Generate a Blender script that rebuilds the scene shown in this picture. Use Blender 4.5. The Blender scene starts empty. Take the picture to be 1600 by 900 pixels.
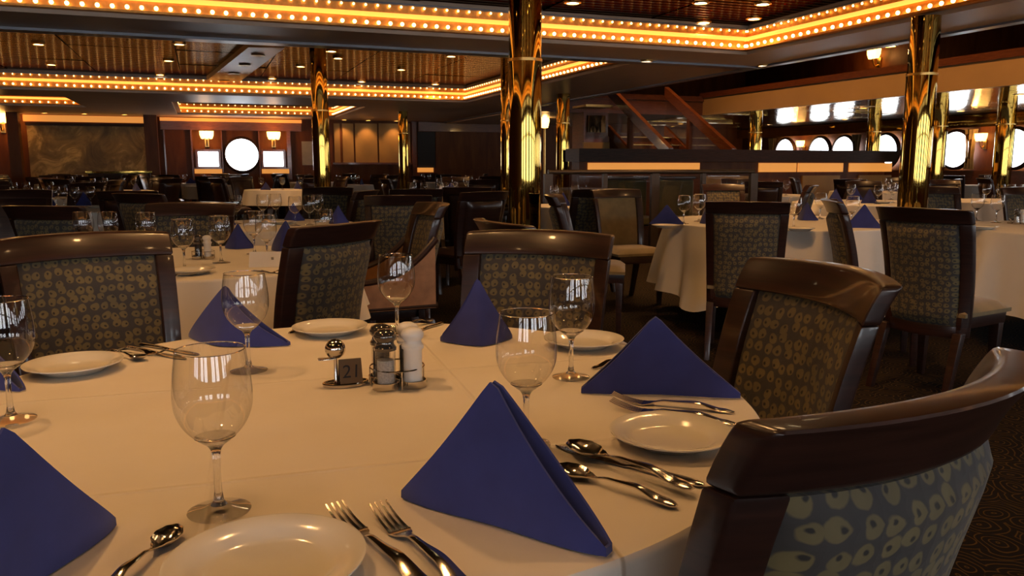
import bpy, bmesh, math, random
from mathutils import Vector, Matrix
random.seed(7)
sc = bpy.context.scene
col = sc.collection

# ------------------------------------------------------------------ camera, world, exposure
FPX, CAMH, HOR = 1250.0, 1.18, 258.0
PITCH = math.atan((450 - HOR) / FPX); CP, SP = math.cos(PITCH), math.sin(PITCH)
cam_d = bpy.data.cameras.new('camera'); cam = bpy.data.objects.new('camera', cam_d); col.objects.link(cam)
cam_d.sensor_width = 36; cam_d.lens = 36 * FPX / 1600; cam_d.clip_start = 0.02; cam_d.clip_end = 200
cam.location = (0, 0, CAMH); cam.rotation_euler = (math.pi / 2 - PITCH, 0, 0)
sc.camera = cam
w = bpy.data.worlds.new('world'); sc.world = w; w.use_nodes = True
w.node_tree.nodes['Background'].inputs[0].default_value = (0.75, 0.85, 1.0, 1)
w.node_tree.nodes['Background'].inputs[1].default_value = 0.6
vs = sc.view_settings
vs.view_transform = 'Standard'; vs.look = 'None'; vs.gamma = 1; vs.use_curve_mapping = False; vs.exposure = 0.0
try:
    sc.cycles.use_denoising = True; sc.cycles.caustics_reflective = False; sc.cycles.caustics_refractive = False
    sc.cycles.max_bounces = 10; sc.cycles.transparent_max_bounces = 24; sc.cycles.transmission_bounces = 8
    sc.cycles.glossy_bounces = 5; sc.cycles.diffuse_bounces = 3; sc.cycles.sample_clamp_indirect = 6
except Exception: pass
# light levels (watts of the lamps, strength of what glows)
W_TABLE, W_DOWN, W_WALL = 28, 72, 30
E_BULB, E_TUBE, E_WIN, E_SHADE = 6.5, 1.9, 8.0, 6.0
WARM = (1.0, 0.50, 0.17); AMBER = (1.0, 0.46, 0.13)

def at(px, py, z):
    """the point of the horizontal plane at height z seen at a pixel of the 1600x900 frame"""
    x = (px - 800) / FPX; y = (450 - py) / FPX
    s = (z - CAMH) / (y * CP - SP)
    return (x * s, (CP + y * SP) * s)
TH = math.radians(21); CU, SU = math.cos(TH), math.sin(TH)
def RW(u, v, z=0.0):            # room axes (u across, v along) to world
    return Vector((u * CU - v * SU, u * SU + v * CU, z))

# ------------------------------------------------------------------ node materials
def mat(name):
    m = bpy.data.materials.new(name); m.use_nodes = True
    return m, m.node_tree.nodes, m.node_tree.links, m.node_tree.nodes['Principled BSDF']
def ramp(N, stops, interp='LINEAR'):
    r = N.new('ShaderNodeValToRGB'); r.color_ramp.interpolation = interp
    e = r.color_ramp.elements
    e[0].position, e[0].color = stops[0][0], (*stops[0][1], 1)
    e[1].position, e[1].color = stops[-1][0], (*stops[-1][1], 1)
    for p, c in stops[1:-1]:
        k = e.new(p); k.color = (*c, 1)
    return r
def bump(N, L, src, b, strength, dist=0.01):
    n = N.new('ShaderNodeBump'); n.inputs['Strength'].default_value = strength; n.inputs['Distance'].default_value = dist
    L.new(src, n.inputs['Height']); L.new(n.outputs[0], b.inputs['Normal']); return n
def plain(name, c, rough=0.5, metal=0.0, noise=0.0, nscale=30, coat=0.0, bumpk=0.0, sheen=0.0, spec=0.5):
    m, N, L, b = mat(name)
    b.inputs['Roughness'].default_value = rough; b.inputs['Metallic'].default_value = metal
    b.inputs['Base Color'].default_value = (*c, 1); b.inputs['Coat Weight'].default_value = coat
    b.inputs['Coat Roughness'].default_value = 0.06; b.inputs['Sheen Weight'].default_value = sheen
    b.inputs['Specular IOR Level'].default_value = spec
    if noise or bumpk:
        tc = N.new('ShaderNodeTexCoord'); n = N.new('ShaderNodeTexNoise'); n.inputs['Scale'].default_value = nscale
        n.inputs['Detail'].default_value = 6; L.new(tc.outputs['Object'], n.inputs['Vector'])
        if noise:
            r = ramp(N, [(0.25, tuple(max(0, x * (1 - noise)) for x in c)), (0.75, tuple(min(1, x * (1 + noise)) for x in c))])
            L.new(n.outputs['Fac'], r.inputs[0]); L.new(r.outputs[0], b.inputs['Base Color'])
        if bumpk: bump(N, L, n.outputs['Fac'], b, bumpk)
    return m
def glow(name, c, s):
    m, N, L, b = mat(name)
    b.inputs['Base Color'].default_value = (*c, 1); b.inputs['Emission Color'].default_value = (*c, 1)
    b.inputs['Emission Strength'].default_value = s; b.inputs['Roughness'].default_value = 0.4
    return m
def wood(name, c0, c1, rough=0.25, coat=0.6, axis=(3, 3, 30), spec=0.5):
    m, N, L, b = mat(name)
    tc = N.new('ShaderNodeTexCoord'); mp = N.new('ShaderNodeMapping'); mp.inputs['Scale'].default_value = axis
    n = N.new('ShaderNodeTexNoise'); n.inputs['Scale'].default_value = 2.2; n.inputs['Detail'].default_value = 8; n.inputs['Distortion'].default_value = 0.6
    L.new(tc.outputs['Object'], mp.inputs[0]); L.new(mp.outputs[0], n.inputs['Vector'])
    r = ramp(N, [(0.3, c0), (0.7, c1)]); L.new(n.outputs['Fac'], r.inputs[0]); L.new(r.outputs[0], b.inputs['Base Color'])
    b.inputs['Roughness'].default_value = rough; b.inputs['Coat Weight'].default_value = coat; b.inputs['Coat Roughness'].default_value = 0.08; b.inputs['Specular IOR Level'].default_value = spec
    bump(N, L, n.outputs['Fac'], b, 0.04)
    return m
def fabric_rings(name, bg, fg, dot, scale=35.0, plane='xz'):
    """woven upholstery: rows of olive discs, each with a small dark pip"""
    m, N, L, b = mat(name)
    tc = N.new('ShaderNodeTexCoord'); sp = N.new('ShaderNodeSeparateXYZ'); cb = N.new('ShaderNodeCombineXYZ')
    L.new(tc.outputs['Object'], sp.inputs[0]); L.new(sp.outputs[0], cb.inputs[0]); L.new(sp.outputs[2 if plane == 'xz' else 1], cb.inputs[1])
    wob = N.new('ShaderNodeTexNoise'); wob.inputs['Scale'].default_value = 28; wob.inputs['Detail'].default_value = 3
    L.new(cb.outputs[0], wob.inputs['Vector'])
    wm = N.new('ShaderNodeVectorMath'); wm.operation = 'SCALE'; wm.inputs['Scale'].default_value = 0.015; L.new(wob.outputs['Color'], wm.inputs[0])
    ad = N.new('ShaderNodeVectorMath'); L.new(cb.outputs[0], ad.inputs[0]); L.new(wm.outputs[0], ad.inputs[1])
    vo = N.new('ShaderNodeTexVoronoi'); vo.voronoi_dimensions = '2D'; vo.inputs['Scale'].default_value = scale; vo.inputs['Randomness'].default_value = 0.42
    L.new(ad.outputs[0], vo.inputs['Vector'])
    # vector from the cell's centre, in cell units
    df = N.new('ShaderNodeVectorMath'); df.operation = 'SUBTRACT'; L.new(ad.outputs[0], df.inputs[0]); L.new(vo.outputs['Position'], df.inputs[1])
    su = N.new('ShaderNodeVectorMath'); su.operation = 'SCALE'; su.inputs['Scale'].default_value = scale; dz_ = N.new('ShaderNodeVectorMath'); dz_.operation = 'MULTIPLY'; dz_.inputs[1].default_value = (1, 1, 0); L.new(df.outputs[0], dz_.inputs[0]); L.new(dz_.outputs[0], su.inputs[0])
    c5 = N.new('ShaderNodeVectorMath'); c5.operation = 'SUBTRACT'; L.new(vo.outputs['Color'], c5.inputs[0]); c5.inputs[1].default_value = (0.5, 0.5, 0.5)
    cs = N.new('ShaderNodeVectorMath'); cs.operation = 'SCALE'; cs.inputs['Scale'].default_value = 0.40; L.new(c5.outputs[0], cs.inputs[0])
    pz = N.new('ShaderNodeVectorMath'); pz.operation = 'MULTIPLY'; pz.inputs[1].default_value = (1, 1, 0); L.new(cs.outputs[0], pz.inputs[0])
    of = N.new('ShaderNodeVectorMath'); of.operation = 'ADD'; L.new(su.outputs[0], of.inputs[0]); L.new(pz.outputs[0], of.inputs[1])
    ln = N.new('ShaderNodeVectorMath'); ln.operation = 'LENGTH'; L.new(of.outputs[0], ln.inputs[0])
    r1 = ramp(N, [(0.0, fg), (0.36, fg), (0.43, bg), (1, bg)])
    L.new(vo.outputs['Distance'], r1.inputs[0])
    r2 = ramp(N, [(0.0, (0, 0, 0)), (0.08, (0, 0, 0)), (0.15, (1, 1, 1)), (1, (1, 1, 1))]); L.new(ln.outputs['Value'], r2.inputs[0])
    mx = N.new('ShaderNodeMixRGB'); L.new(r2.outputs[0], mx.inputs[0]); mx.inputs[1].default_value = (*dot, 1); L.new(r1.outputs[0], mx.inputs[2])
    wn = N.new('ShaderNodeTexNoise'); wn.inputs['Scale'].default_value = 9; wn.inputs['Detail'].default_value = 4; L.new(tc.outputs['Object'], wn.inputs['Vector'])
    wr = ramp(N, [(0.3, (0.62, 0.64, 0.72)), (0.7, (1.1, 1.05, 0.95))]); L.new(wn.outputs['Fac'], wr.inputs[0])
    ml = N.new('ShaderNodeMixRGB'); ml.blend_type = 'MULTIPLY'; ml.inputs[0].default_value = 1; L.new(mx.outputs[0], ml.inputs[1]); L.new(wr.outputs[0], ml.inputs[2])
    L.new(ml.outputs[0], b.inputs['Base Color']); b.inputs['Roughness'].default_value = 0.75; b.inputs['Sheen Weight'].default_value = 0.15
    bump(N, L, vo.outputs['Distance'], b, 0.12)
    return m
def carpet_mat():
    m, N, L, b = mat('carpet_swirl')
    tc = N.new('ShaderNodeTexCoord'); wob = N.new('ShaderNodeTexNoise'); wob.inputs['Scale'].default_value = 5
    L.new(tc.outputs['Object'], wob.inputs['Vector'])
    mx0 = N.new('ShaderNodeMixRGB'); mx0.inputs[0].default_value = 0.10; L.new(tc.outputs['Object'], mx0.inputs[1]); L.new(wob.outputs['Color'], mx0.inputs[2])
    vo = N.new('ShaderNodeTexVoronoi'); vo.voronoi_dimensions = '2D'; vo.inputs['Scale'].default_value = 8.0; L.new(mx0.outputs[0], vo.inputs['Vector'])
    mu = N.new('ShaderNodeMath'); mu.operation = 'MULTIPLY'; mu.inputs[1].default_value = 38; L.new(vo.outputs['Distance'], mu.inputs[0])
    sn = N.new('ShaderNodeMath'); sn.operation = 'SINE'; L.new(mu.outputs[0], sn.inputs[0])
    r = ramp(N, [(0.0, (0.008, 0.006, 0.006)), (0.55, (0.010, 0.007, 0.007)), (0.90, (0.034, 0.021, 0.009)), (1, (0.075, 0.045, 0.016))])
    L.new(sn.outputs[0], r.inputs[0]); L.new(r.outputs[0], b.inputs['Base Color']); b.inputs['Roughness'].default_value = 0.95
    b.inputs['Specular IOR Level'].default_value = 0.1
    return m
def glass_thin(name):
    """a thin clear wall: light passes straight, the surface mirrors by Fresnel"""
    m, N, L, b = mat(name); N.remove(b)
    out = N['Material Output']; tr = N.new('ShaderNodeBsdfTransparent'); tr.inputs[0].default_value = (0.99, 0.99, 0.985, 1)
    gl = N.new('ShaderNodeBsdfGlossy'); gl.inputs['Roughness'].default_value = 0.02
    fc_ = N.new('ShaderNodeLayerWeight'); fc_.inputs['Blend'].default_value = 0.5
    p5 = N.new('ShaderNodeMath'); p5.operation = 'POWER'; p5.inputs[1].default_value = 2.6; L.new(fc_.outputs['Facing'], p5.inputs[0])
    lw = N.new('ShaderNodeMath'); lw.operation = 'MULTIPLY_ADD'; lw.inputs[1].default_value = 0.80; lw.inputs[2].default_value = 0.085; L.new(p5.outputs[0], lw.inputs[0])
    mi = N.new('ShaderNodeMixShader'); L.new(lw.outputs[0], mi.inputs[0]); L.new(tr.outputs[0], mi.inputs[1]); L.new(gl.outputs[0], mi.inputs[2])
    L.new(mi.outputs[0], out.inputs[0]); return m
def glass_solid(name):
    m, N, L, b = mat(name)
    b.inputs['Base Color'].default_value = (1, 1, 1, 1); b.inputs['Transmission Weight'].default_value = 1; b.inputs['Roughness'].default_value = 0.0
    b.inputs['IOR'].default_value = 1.48; return m
def mirror_mat(name, c, rough, scale, amt, stripes=0.0, edge=1.0):
    m, N, L, b = mat(name); b.inputs['Specular Tint'].default_value = (edge, edge * .75, edge * .5, 1) if edge < 1 else (1, 1, 1, 1)
    b.inputs['Base Color'].default_value = (*c, 1); b.inputs['Metallic'].default_value = 1; b.inputs['Roughness'].default_value = rough
    tc = N.new('ShaderNodeTexCoord'); n = N.new('ShaderNodeTexNoise'); n.inputs['Scale'].default_value = scale; n.inputs['Detail'].default_value = 2
    L.new(tc.outputs['Object'], n.inputs['Vector']); h = n.outputs['Fac']
    if stripes:
        wv = N.new('ShaderNodeTexWave'); wv.bands_direction = 'Y'; wv.inputs['Scale'].default_value = 2.8; wv.inputs['Distortion'].default_value = 1.2
        L.new(tc.outputs['Object'], wv.inputs['Vector'])
        mm = N.new('ShaderNodeMath'); mm.operation = 'MULTIPLY_ADD'; mm.inputs[1].default_value = stripes; L.new(wv.outputs['Fac'], mm.inputs[0]); L.new(h, mm.inputs[2]); h = mm.outputs[0]
    bump(N, L, h, b, amt, 0.02); return m
def paint_mat():
    """an old landscape painting: mottled olive, gold and umber"""
    m, N, L, b = mat('mural_paint')
    tc = N.new('ShaderNodeTexCoord'); n = N.new('ShaderNodeTexNoise'); n.inputs['Scale'].default_value = 1.5; n.inputs['Detail'].default_value = 12; n.inputs['Roughness'].default_value = 0.65; n.inputs['Distortion'].default_value = 1.1
    L.new(tc.outputs['Object'], n.inputs['Vector'])
    r = ramp(N, [(0.25, (0.05, 0.028, 0.006)), (0.42, (0.14, 0.085, 0.02)), (0.54, (0.24, 0.15, 0.04)), (0.63, (0.55, 0.36, 0.12)), (0.7, (0.30, 0.20, 0.06)), (0.85, (0.16, 0.11, 0.03))])
    L.new(n.outputs['Fac'], r.inputs[0]); L.new(r.outputs[0], b.inputs['Base Color']); b.inputs['Roughness'].default_value = 0.5
    return m

M = {}
M['wood'] = wood('mahogany', (0.016, 0.0062, 0.0044), (0.040, 0.0140, 0.0090), 0.34, 0.28)
M['wood_wall'] = wood('wall_mahogany', (0.10, 0.026, 0.005), (0.18, 0.055, 0.010), 0.45, 0.0, (2, 2, 0.4), 0.25)
M['wood_dark'] = wood('dark_oak', (0.020, 0.009, 0.005), (0.05, 0.02, 0.010), 0.45, 0.0, spec=0.2)
M['wood_red'] = wood('red_mahogany', (0.10, 0.026, 0.009), (0.20, 0.06, 0.02), 0.28, 0.5)
M['rings'] = fabric_rings('ring_fabric', (0.042, 0.036, 0.033), (0.150, 0.115, 0.048), (0.018, 0.014, 0.012))
M['velvet'] = plain('gold_velvet', (0.19, 0.132, 0.052), 0.8, noise=0.2, nscale=14, sheen=0.4)
M['olive'] = plain('olive_velvet', (0.085, 0.07, 0.025), 0.8, noise=0.2, nscale=10, sheen=0.3)
M['leather'] = plain('tan_leather', (0.32, 0.15, 0.055), 0.5, noise=0.25, nscale=18, bumpk=0.05)
M['cloth'] = plain('white_linen', (0.76, 0.70, 0.62), 0.85, noise=0.035, nscale=6, bumpk=0.05, sheen=0.1, spec=0.2)
M['napkin'] = plain('blue_linen', (0.043, 0.051, 0.195), 0.9, noise=0.18, nscale=12, bumpk=0.03, sheen=0.25, spec=0.15)
M['china'] = plain('white_china', (0.80, 0.76, 0.68), 0.18, noise=0.02, nscale=5, coat=0.5)
M['steel'] = plain('table_steel', (0.62, 0.58, 0.52), 0.14, 1.0, noise=0.05, nscale=40)
M['gold'] = mirror_mat('polished_brass', (0.46, 0.29, 0.065), 0.035, 2.4, 0.05)
M['brass'] = plain('satin_brass', (0.75, 0.48, 0.16), 0.28, 1.0, noise=0.1, nscale=20)
M['white'] = plain('white_enamel', (0.78, 0.75, 0.70), 0.3, noise=0.03, nscale=8)
M['pepper'] = plain('peppercorn_fill', (0.03, 0.024, 0.02), 0.6, noise=0.6, nscale=260, bumpk=0.3)
M['salt'] = plain('salt_fill', (0.42, 0.42, 0.42), 0.8, noise=0.3, nscale=300)
M['smoke'] = plain('smoked_acrylic', (0.10, 0.085, 0.07), 0.12, 0.6, noise=0.1, nscale=20, coat=1)
M['paper'] = plain('white_card', (0.72, 0.70, 0.68), 0.7, noise=0.03, nscale=20)
M['notice'] = plain('cream_paper', (0.45, 0.40, 0.32), 0.7, noise=0.12, nscale=6)
M['bronze'] = plain('bronze_card', (0.20, 0.13, 0.07), 0.35, 0.7, noise=0.1, nscale=30)
M['ink'] = plain('black_print', (0.012, 0.010, 0.010), 0.6, noise=0.05)
M['carpet'] = carpet_mat()
M['soffit'] = plain('taupe_soffit', (0.56, 0.40, 0.29), 0.40, noise=0.06, nscale=2)
M['soffit_trim'] = plain('grey_trim', (0.22, 0.23, 0.27), 0.3, 0.4, noise=0.06, nscale=3)
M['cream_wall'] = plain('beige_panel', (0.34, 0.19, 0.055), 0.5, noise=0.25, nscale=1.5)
M['balcony'] = plain('cream_fascia', (0.50, 0.30, 0.12), 0.35, noise=0.06, nscale=2)
M['mirror'] = mirror_mat('bronze_mirror', (0.080, 0.052, 0.026), 0.13, 1.3, 0.30, 0.8, 0.27)
M['mirror2'] = mirror_mat('silver_mirror', (0.62, 0.54, 0.44), 0.10, 1.5, 0.30, 0.5)
M['black'] = plain('dark_void', (0.012, 0.010, 0.009), 0.6, noise=0.2, nscale=2)
M['railmetal'] = plain('dark_bronze_rail', (0.05, 0.034, 0.022), 0.4, 0.5, noise=0.1)
M['glass'] = glass_thin('clear_thin_glass'); M['crystal'] = glass_solid('clear_crystal')
M['bulb'] = glow('amber_bulb', (1.0, 0.60, 0.20), E_BULB); M['tube'] = glow('orange_tube', (1.0, 0.40, 0.06), E_TUBE)
M['copper'] = plain('copper_trough', (0.80, 0.36, 0.09), 0.5, 1.0, noise=0.2, nscale=20)
M['day'] = glow('overcast_pane', (0.90, 0.95, 1.0), E_WIN)
M['lens'] = glow('warm_lens', (1.0, 0.74, 0.42), 14.0)
M['shade'] = glow('amber_shade', (1.0, 0.56, 0.14), E_SHADE)
M['cove'] = glow('orange_cove', (1.0, 0.38, 0.07), 0.62)
M['mural'] = paint_mat()

# ------------------------------------------------------------------ mesh helpers
def mesh_of(bm, name, smooth=True, autos=None):
    bmesh.ops.recalc_face_normals(bm, faces=bm.faces[:])
    me = bpy.data.meshes.new(name); bm.to_mesh(me); bm.free()
    if smooth:
        for p in me.polygons: p.use_smooth = True
        try: me.set_sharp_from_angle(angle=math.radians(autos or 40))
        except Exception: pass
    return me
def obj(name, me, material, parent=None, loc=None, rot=None):
    if isinstance(me, bmesh.types.BMesh): me = mesh_of(me, name)
    o = bpy.data.objects.new(name, me); col.objects.link(o)
    mats = material if isinstance(material, (list, tuple)) else [material]
    if not me.materials:
        for k in mats: me.materials.append(M[k])
    o.parent = parent
    if loc is not None: o.location = loc
    if rot is not None: o.rotation_euler = rot
    return o
def tag(o, label, cat, group=None):
    o['label'] = label; o['category'] = cat
    if group: o['group'] = group
    return o
def thing(name, label, cat, loc=(0, 0, 0), rz=0, group=None):
    o = bpy.data.objects.new(name, None); col.objects.link(o); o.empty_display_size = 0.05
    o.location = loc; o.rotation_euler = (0, 0, rz)
    return tag(o, label, cat, group)
def struct(name, me, material, parent=None):
    o = obj(name, me, material, parent)
    if parent is None: o['kind'] = 'structure'
    return o
def dup(root, loc, rz, label=None, group=None):
    r = root.copy(); col.objects.link(r); r.location = loc; r.rotation_euler = (0, 0, rz)
    if label: r['label'] = label
    if group: r['group'] = group
    elif 'group' in r: del r['group']
    for ch in root.children:
        c = ch.copy(); col.objects.link(c); c.parent = r
        for g in ch.children:
            d = g.copy(); col.objects.link(d); d.parent = c
    return r
def poly_box(bm, pts0, pts1):
    """a solid between two polygons with as many corners"""
    a = [bm.verts.new(p) for p in pts0]; b = [bm.verts.new(p) for p in pts1]; n = len(a)
    bm.faces.new(a[::-1]); bm.faces.new(b)
    for i in range(n): bm.faces.new((a[i], a[(i + 1) % n], b[(i + 1) % n], b[i]))
def box(bm, x0, x1, y0, y1, z0, z1):
    poly_box(bm, [(x0, y0, z0), (x1, y0, z0), (x1, y1, z0), (x0, y1, z0)], [(x0, y0, z1), (x1, y0, z1), (x1, y1, z1), (x0, y1, z1)])
def rbox(bm, u0, u1, v0, v1, z0, z1):
    q = [(u0, v0), (u1, v0), (u1, v1), (u0, v1)]
    poly_box(bm, [RW(a, b, z0) for a, b in q], [RW(a, b, z1) for a, b in q])
def RB(*a):
    bm = bmesh.new(); rbox(bm, *a); return bm
def BX(*a):
    bm = bmesh.new(); box(bm, *a); return bm
def bevel(bm, w, seg=2):
    bmesh.ops.bevel(bm, geom=bm.edges[:], offset=w, segments=seg, affect='EDGES', profile=0.6); return bm
def lathe(bm, prof, seg=32, c=(0, 0, 0), close=True):
    rings = []
    for r, z in prof:
        if r < 1e-6: rings.append([bm.verts.new((c[0], c[1], c[2] + z))])
        else: rings.append([bm.verts.new((c[0] + r * math.cos(2 * math.pi * k / seg), c[1] + r * math.sin(2 * math.pi * k / seg), c[2] + z)) for k in range(seg)])
    for a, b in zip(rings, rings[1:]):
        for k in range(seg):
            j = (k + 1) % seg
            if len(a) == 1 and len(b) == 1: continue
            if len(a) == 1: bm.faces.new((a[0], b[k], b[j]))
            elif len(b) == 1: bm.faces.new((a[k], a[j], b[0]))
            else: bm.faces.new((a[k], a[j], b[j], b[k]))
    return bm
def LT(prof, seg=32, c=(0, 0, 0)): return lathe(bmesh.new(), prof, seg, c)
def tube(bm, pts, r, seg=8, closed=False, caps=True):
    pts = [Vector(p) for p in pts]; n = len(pts); rings = []
    up = Vector((0, 0, 1))
    for i, p in enumerate(pts):
        t = (pts[(i + 1) % n] - pts[i - 1]) if closed else (pts[min(i + 1, n - 1)] - pts[max(i - 1, 0)])
        t.normalize(); s = t.cross(up)
        if s.length < 1e-3: s = t.cross(Vector((0, 1, 0)))
        s.normalize(); q = s.cross(t); rr = r[i] if isinstance(r, (list, tuple)) else r
        rings.append([bm.verts.new(p + rr * (s * math.cos(2 * math.pi * k / seg) + q * math.sin(2 * math.pi * k / seg))) for k in range(seg)])
    m = n if closed else n - 1
    for i in range(m):
        a, b = rings[i], rings[(i + 1) % n]
        for k in range(seg): bm.faces.new((a[k], a[(k + 1) % seg], b[(k + 1) % seg], b[k]))
    if caps and not closed: bm.faces.new(rings[0][::-1]); bm.faces.new(rings[-1])
    return bm
def slab(bm, f, ns, nt):
    """a closed sheet with thickness: f(s, t, k) with s, t in 0..1, k = 0 one face, 1 the other"""
    g = [[[bm.verts.new(f(i / ns, j / nt, k)) for j in range(nt + 1)] for i in range(ns + 1)] for k in (0, 1)]
    for i in range(ns):
        for j in range(nt):
            bm.faces.new((g[0][i][j], g[0][i + 1][j], g[0][i + 1][j + 1], g[0][i][j + 1]))
            bm.faces.new((g[1][i][j + 1], g[1][i + 1][j + 1], g[1][i + 1][j], g[1][i][j]))
    for i in range(ns):
        for j in (0, nt): bm.faces.new((g[0][i][j], g[1][i][j], g[1][i + 1][j], g[0][i + 1][j]))
    for j in range(nt):
        for i in (0, ns): bm.faces.new((g[0][i][j], g[0][i][j + 1], g[1][i][j + 1], g[1][i][j]))
    return bm
def bead(bm, c, r, seg=8, rings=5):
    return lathe(bm, [(r * math.sin(math.pi * k / rings), -r * math.cos(math.pi * k / rings)) for k in range(rings + 1)], seg, c)
def spot(parent, loc, watts, size=1.9, blend=0.6, color=WARM, aim=None, r=0.05):
    d = bpy.data.lights.new('lamp', 'SPOT'); d.energy = watts; d.spot_size = size; d.spot_blend = blend; d.color = color; d.shadow_soft_size = r
    o = bpy.data.objects.new('lamp', d); col.objects.link(o); o.location = loc; o.parent = parent
    if aim is not None: o.rotation_euler = (Vector(aim)).to_track_quat('-Z', 'Y').to_euler()
    return o
def point(parent, loc, watts, color=WARM, r=0.06):
    d = bpy.data.lights.new('lamp', 'POINT'); d.energy = watts; d.color = color; d.shadow_soft_size = r
    o = bpy.data.objects.new('lamp', d); col.objects.link(o); o.location = loc; o.parent = parent; return o

# ------------------------------------------------------------------ the room shell
U0, U1, V0, V1 = -9.0, 17.6, -6.0, 23.5       # room bounds on its own axes
ZS, ZC = 2.45, 2.78                           # soffit, coffer ceiling
ZM = 2.40                                     # underside of the mezzanine
UE, UB, VB = 6.9, 11.55, 17.0                 # edge of the low ceiling; edge of the mezzanine at the side and at the end
ZT = 4.9                                      # ceiling over the open well
def ray(px, py):
    x = (px - 800) / FPX; y = (450 - py) / FPX
    return Vector((x, CP + y * SP, y * CP - SP))
def on_v(px, py, v):            # where a pixel's ray meets the wall plane v: (u, z)
    d = ray(px, py); dv = -d.x * SU + d.y * CU; s = v / dv
    return ((d.x * CU + d.y * SU) * s, CAMH + d.z * s)
def on_u(px, py, u):
    d = ray(px, py); du = d.x * CU + d.y * SU; s = u / du
    return ((-d.x * SU + d.y * CU) * s, CAMH + d.z * s)

struct('floor', RB(U0, U1, V0, V1, -0.05, 0.0), 'carpet')
struct('wall_back', RB(U0, U1, V1, V1 + 0.2, 0, ZT), 'wood_wall')
struct('wall_right', RB(U1, U1 + 0.2, V0, V1, 0, ZT), 'wood_wall')
struct('wall_left', RB(U0 - 0.2, U0, V0, V1, 0, ZT), 'wood_wall')
struct('wall_front', RB(U0, U1, V0 - 0.2, V0, 0, ZT), 'wood_wall')

COFFERS = {'A': (-7.0, 6.0, -4.0, 8.0), 'B': (-7.0, 5.15, 9.05, 16.0), 'C': (-0.5, 3.45, 18.0, 22.3), 'D': (-7.0, -2.3, 17.4, 20.3)}
def in_coffer(u, v): return any(a < u < b and c < v < d for a, b, c, d in COFFERS.values())
us = sorted({U0, UE} | {x for c in COFFERS.values() for x in c[:2]}); vz = sorted({V0, V1} | {x for c in COFFERS.values() for x in c[2:]})
bm = bmesh.new()
for a, b in zip(us, us[1:]):
    for c, d in zip(vz, vz[1:]):
        if not in_coffer((a + b) / 2, (c + d) / 2): rbox(bm, a, b, c, d, ZS, ZS + 0.5)
ceiling = struct('ceiling', mesh_of(bm, 'ceiling', smooth=False), 'soffit')
panel_me = {}
for key, (a, b, c, d) in COFFERS.items():
    obj('coffer_backing', RB(a, b, c, d, ZC + 0.02, ZC + 0.1), 'black', ceiling)
    nu, nv = max(1, round((b - a) / 1.3)), max(1, round((d - c) / 1.7))
    du, dv = (b - a) / nu, (d - c) / nv
    pb = BX(-du / 2 + 0.008, du / 2 - 0.008, -dv / 2 + 0.008, dv / 2 - 0.008, -0.008, 0.008); pm = mesh_of(pb, 'ceiling_panel', False)
    for i in range(nu):
        for j in range(nv):
            p = RW(a + (i + .5) * du, c + (j + .5) * dv, ZC + 0.004)
            obj('ceiling_panel', pm, 'mirror', ceiling, p, (random.uniform(-.006, .006), random.uniform(-.006, .006), TH))
struct('trim_1', RB(-7.0, UE, 8.86, 9.06, ZS - 0.025, ZS + 0.03), 'soffit_trim')
struct('trim_2', RB(UE - 0.1, UE + 0.03, V0, V1, ZS - 0.02, ZS + 0.5), 'soffit_trim')
dp = [at(318, 130, 2.70), at(370, 131, 2.70), at(445, 75, 2.70), at(388, 74, 2.70)]
bm = bmesh.new(); poly_box(bm, [(x, y, 2.70) for x, y in dp], [(x, y, ZC) for x, y in dp])
struct('trim_9', mesh_of(bm, 'duct', False), 'soffit')
for f in (.12, .38, .62, .86):
    cx = [(dp[0][k] + dp[1][k]) / 2 * (1 - f) + (dp[2][k] + dp[3][k]) / 2 * f for k in (0, 1)]
    v_ = LT([(0, 0), (.06, 0), (.09, -.006), (.10, -.016), (.085, -.02), (.05, -.012), (0, -.02)], 20)
    obj('air_vent', v_, 'brass', bpy.data.objects['trim_9'], (cx[0], cx[1], 2.699))
# the open well, the mezzanine around it and the roof above
struct('ceiling_upper', RB(UE, U1, V0, V1, ZT, ZT + 0.1), 'black')
struct('wall_upper', RB(UE - 0.1, UE, V0, V1, ZS + 0.5, ZT), 'wood_dark')
mz = struct('floor_mezzanine', RB(UB, U1, V0, V1, ZM, ZM + 0.3), 'soffit')
struct('floor_mezzanine_end', RB(UE, UB, VB, V1, ZM, ZM + 0.3), 'soffit')
struct('trim_3', RB(UB - 0.1, UB, V0, VB, ZM - 0.03, ZM + 0.38), 'balcony')
struct('trim_4', RB(UB - 0.14, UB + 0.03, V0, VB, ZM + 0.38, ZM + 0.50), 'wood_red')
struct('trim_5', RB(UE, UB - 0.1, VB - 0.1, VB, ZM - 0.03, ZM + 0.30), 'wood_red')
struct('trim_6', RB(UE, UB, VB - 0.14, VB - 0.01, ZM + 0.30, ZM + 0.42), 'wood_red')
bm = BX(-0.75, 0.75, -0.85, 0.85, -0.006, 0.006); pm2 = mesh_of(bm, 'under_panel', False)
for i in range(4):
    for j in range(17):
        v = V0 + 0.9 + j * 1.73
        if v < V1 - 0.8:
            obj('ceiling_panel', pm2, 'mirror2', mz, RW(UB + 0.8 + i * 1.51, v, ZM - 0.008), (random.uniform(-.01, .01), random.uniform(-.01, .01), TH))
# mirror frieze and wood cornice over the portholes
struct('trim_7', RB(U1 - 0.25, U1, V0, V1, 2.08, ZM - 0.03), 'gold')
struct('trim_8', RB(U1 - 0.10, U1, V0, V1, 0.0, 1.05), 'wood_red')

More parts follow.
